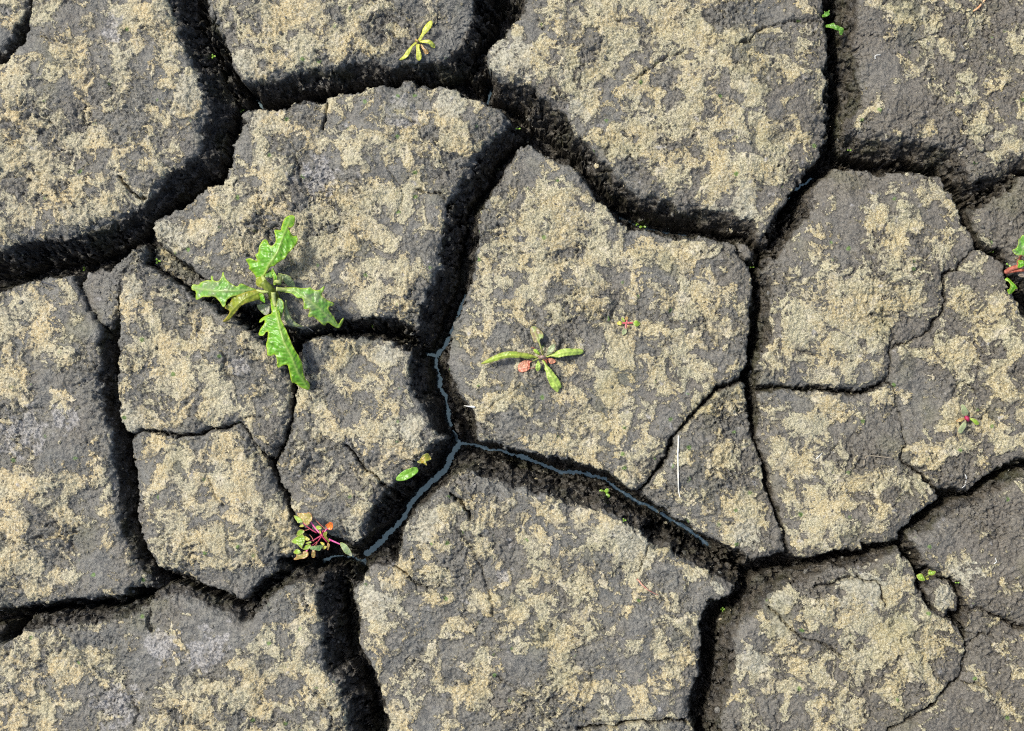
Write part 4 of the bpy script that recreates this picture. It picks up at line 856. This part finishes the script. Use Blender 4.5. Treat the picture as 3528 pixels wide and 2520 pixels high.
fibre('curled_fibre', "bent white fibre on the dull top right slab", 'fibre', "C 1240,368 1242,345 1275,342", .0004, .0002, WHITE)
fibre('looped_fibre', "looped white fibre near the tip of the long olive-tan slab", 'fibre', "J 1798,28 1806,45 1803,75 1798,95 1780,110 1755,122", .0004, .0002, WHITE)
fibre('hooked_fibre', "hooked white fibre on the dark wrinkled slab at the right", 'fibre', "J 1978,582 1992,572 1990,555 1985,545", .0004, .0002, WHITE)
fibre('thin_fibre', "faint thin white fibre on the slab under the level crack", 'fibre', "G 872,1410 890,1395 912,1372", .0003, .0002, WHITE)
fibre('black_needle', "short black needle on the upper rim of the left edge slab", 'needle', "E 258,308 300,322 342,336", .0008, .0005, plain('black_bark', (0.02, 0.022, 0.028), (0.04, 0.045, 0.055)))
fibre('grey_fibre', "dark thin stem fragment hanging below the rosette's pale leaf", 'fibre', "R 1020,1010 1070,1040 1115,1072", .0005, .0004, plain('black_bark', (0, 0, 0), (0, 0, 0)), over=True)
fibre('pale_root', "pale bent rootlet in the middle of the slab under the level crack", 'rootlet', "G 1170,1450 1185,1395 1260,1395 1350,1408", .0008, .0005, plain('root_skin', (0.20, 0.17, 0.12), (0.28, 0.24, 0.18)))

# loose crumbs of mud, too many to count
rs = np.random.RandomState(21); cv, cf_ = [], []
ico = bpy.data.meshes.new('tmp'); import bmesh
bm = bmesh.new(); bmesh.ops.create_icosphere(bm, subdivisions=1, radius=1); iv = np.array([v.co[:] for v in bm.verts]); ifc = np.array([[v.index for v in f.verts] for f in bm.faces]); bm.free()
bpy.data.meshes.remove(ico)
n = 0
while n < 1500:
    x, y = rs.uniform(-40, 2314), rs.uniform(-40, 1664); j = int(np.searchsorted(gx, x)); i = int(np.searchsorted(gy, y))
    onw = rockm[i, j] > 0.5
    if not onw and rs.rand() > 0.55 and e[i, j] < -14: continue
    if H[i, j] < ZW+0.004: continue
    r_ = 0.0005+0.0014*rs.rand()**3*(1.6 if onw else 1.0); sc3 = r_*(0.6+0.8*rs.rand(3)); a = rs.rand()*6.28
    v = iv*(1+0.35*(rs.rand(len(iv), 1)-0.5))*sc3; v = np.stack([v[:, 0]*math.cos(a)-v[:, 1]*math.sin(a), v[:, 0]*math.sin(a)+v[:, 1]*math.cos(a), v[:, 2]], -1)
    cv.append(v+np.array([(x-CX)*S, -(y-CY)*S, surf(x, y)+r_*0.25])); cf_.append(ifc+len(iv)*n); n += 1
me = bpy.data.meshes.new('mud_crumbs'); me.from_pydata(np.concatenate(cv).tolist(), [], np.concatenate(cf_).tolist()); me.update()
NV = len(me.vertices)
for k, a in (('crust', np.repeat(rs.uniform(-1.5, 0.8, n), len(iv))), ('wall', np.zeros(NV)), ('pale', np.zeros(NV)), ('ash', np.zeros(NV)), ('tone', np.full(NV, 0.4))):
    at = me.attributes.new(k, 'FLOAT', 'POINT'); at.data.foreach_set('value', a.astype(np.float32))
me.materials.append(MUD); tag(link('mud_crumbs', me), kind='stuff')
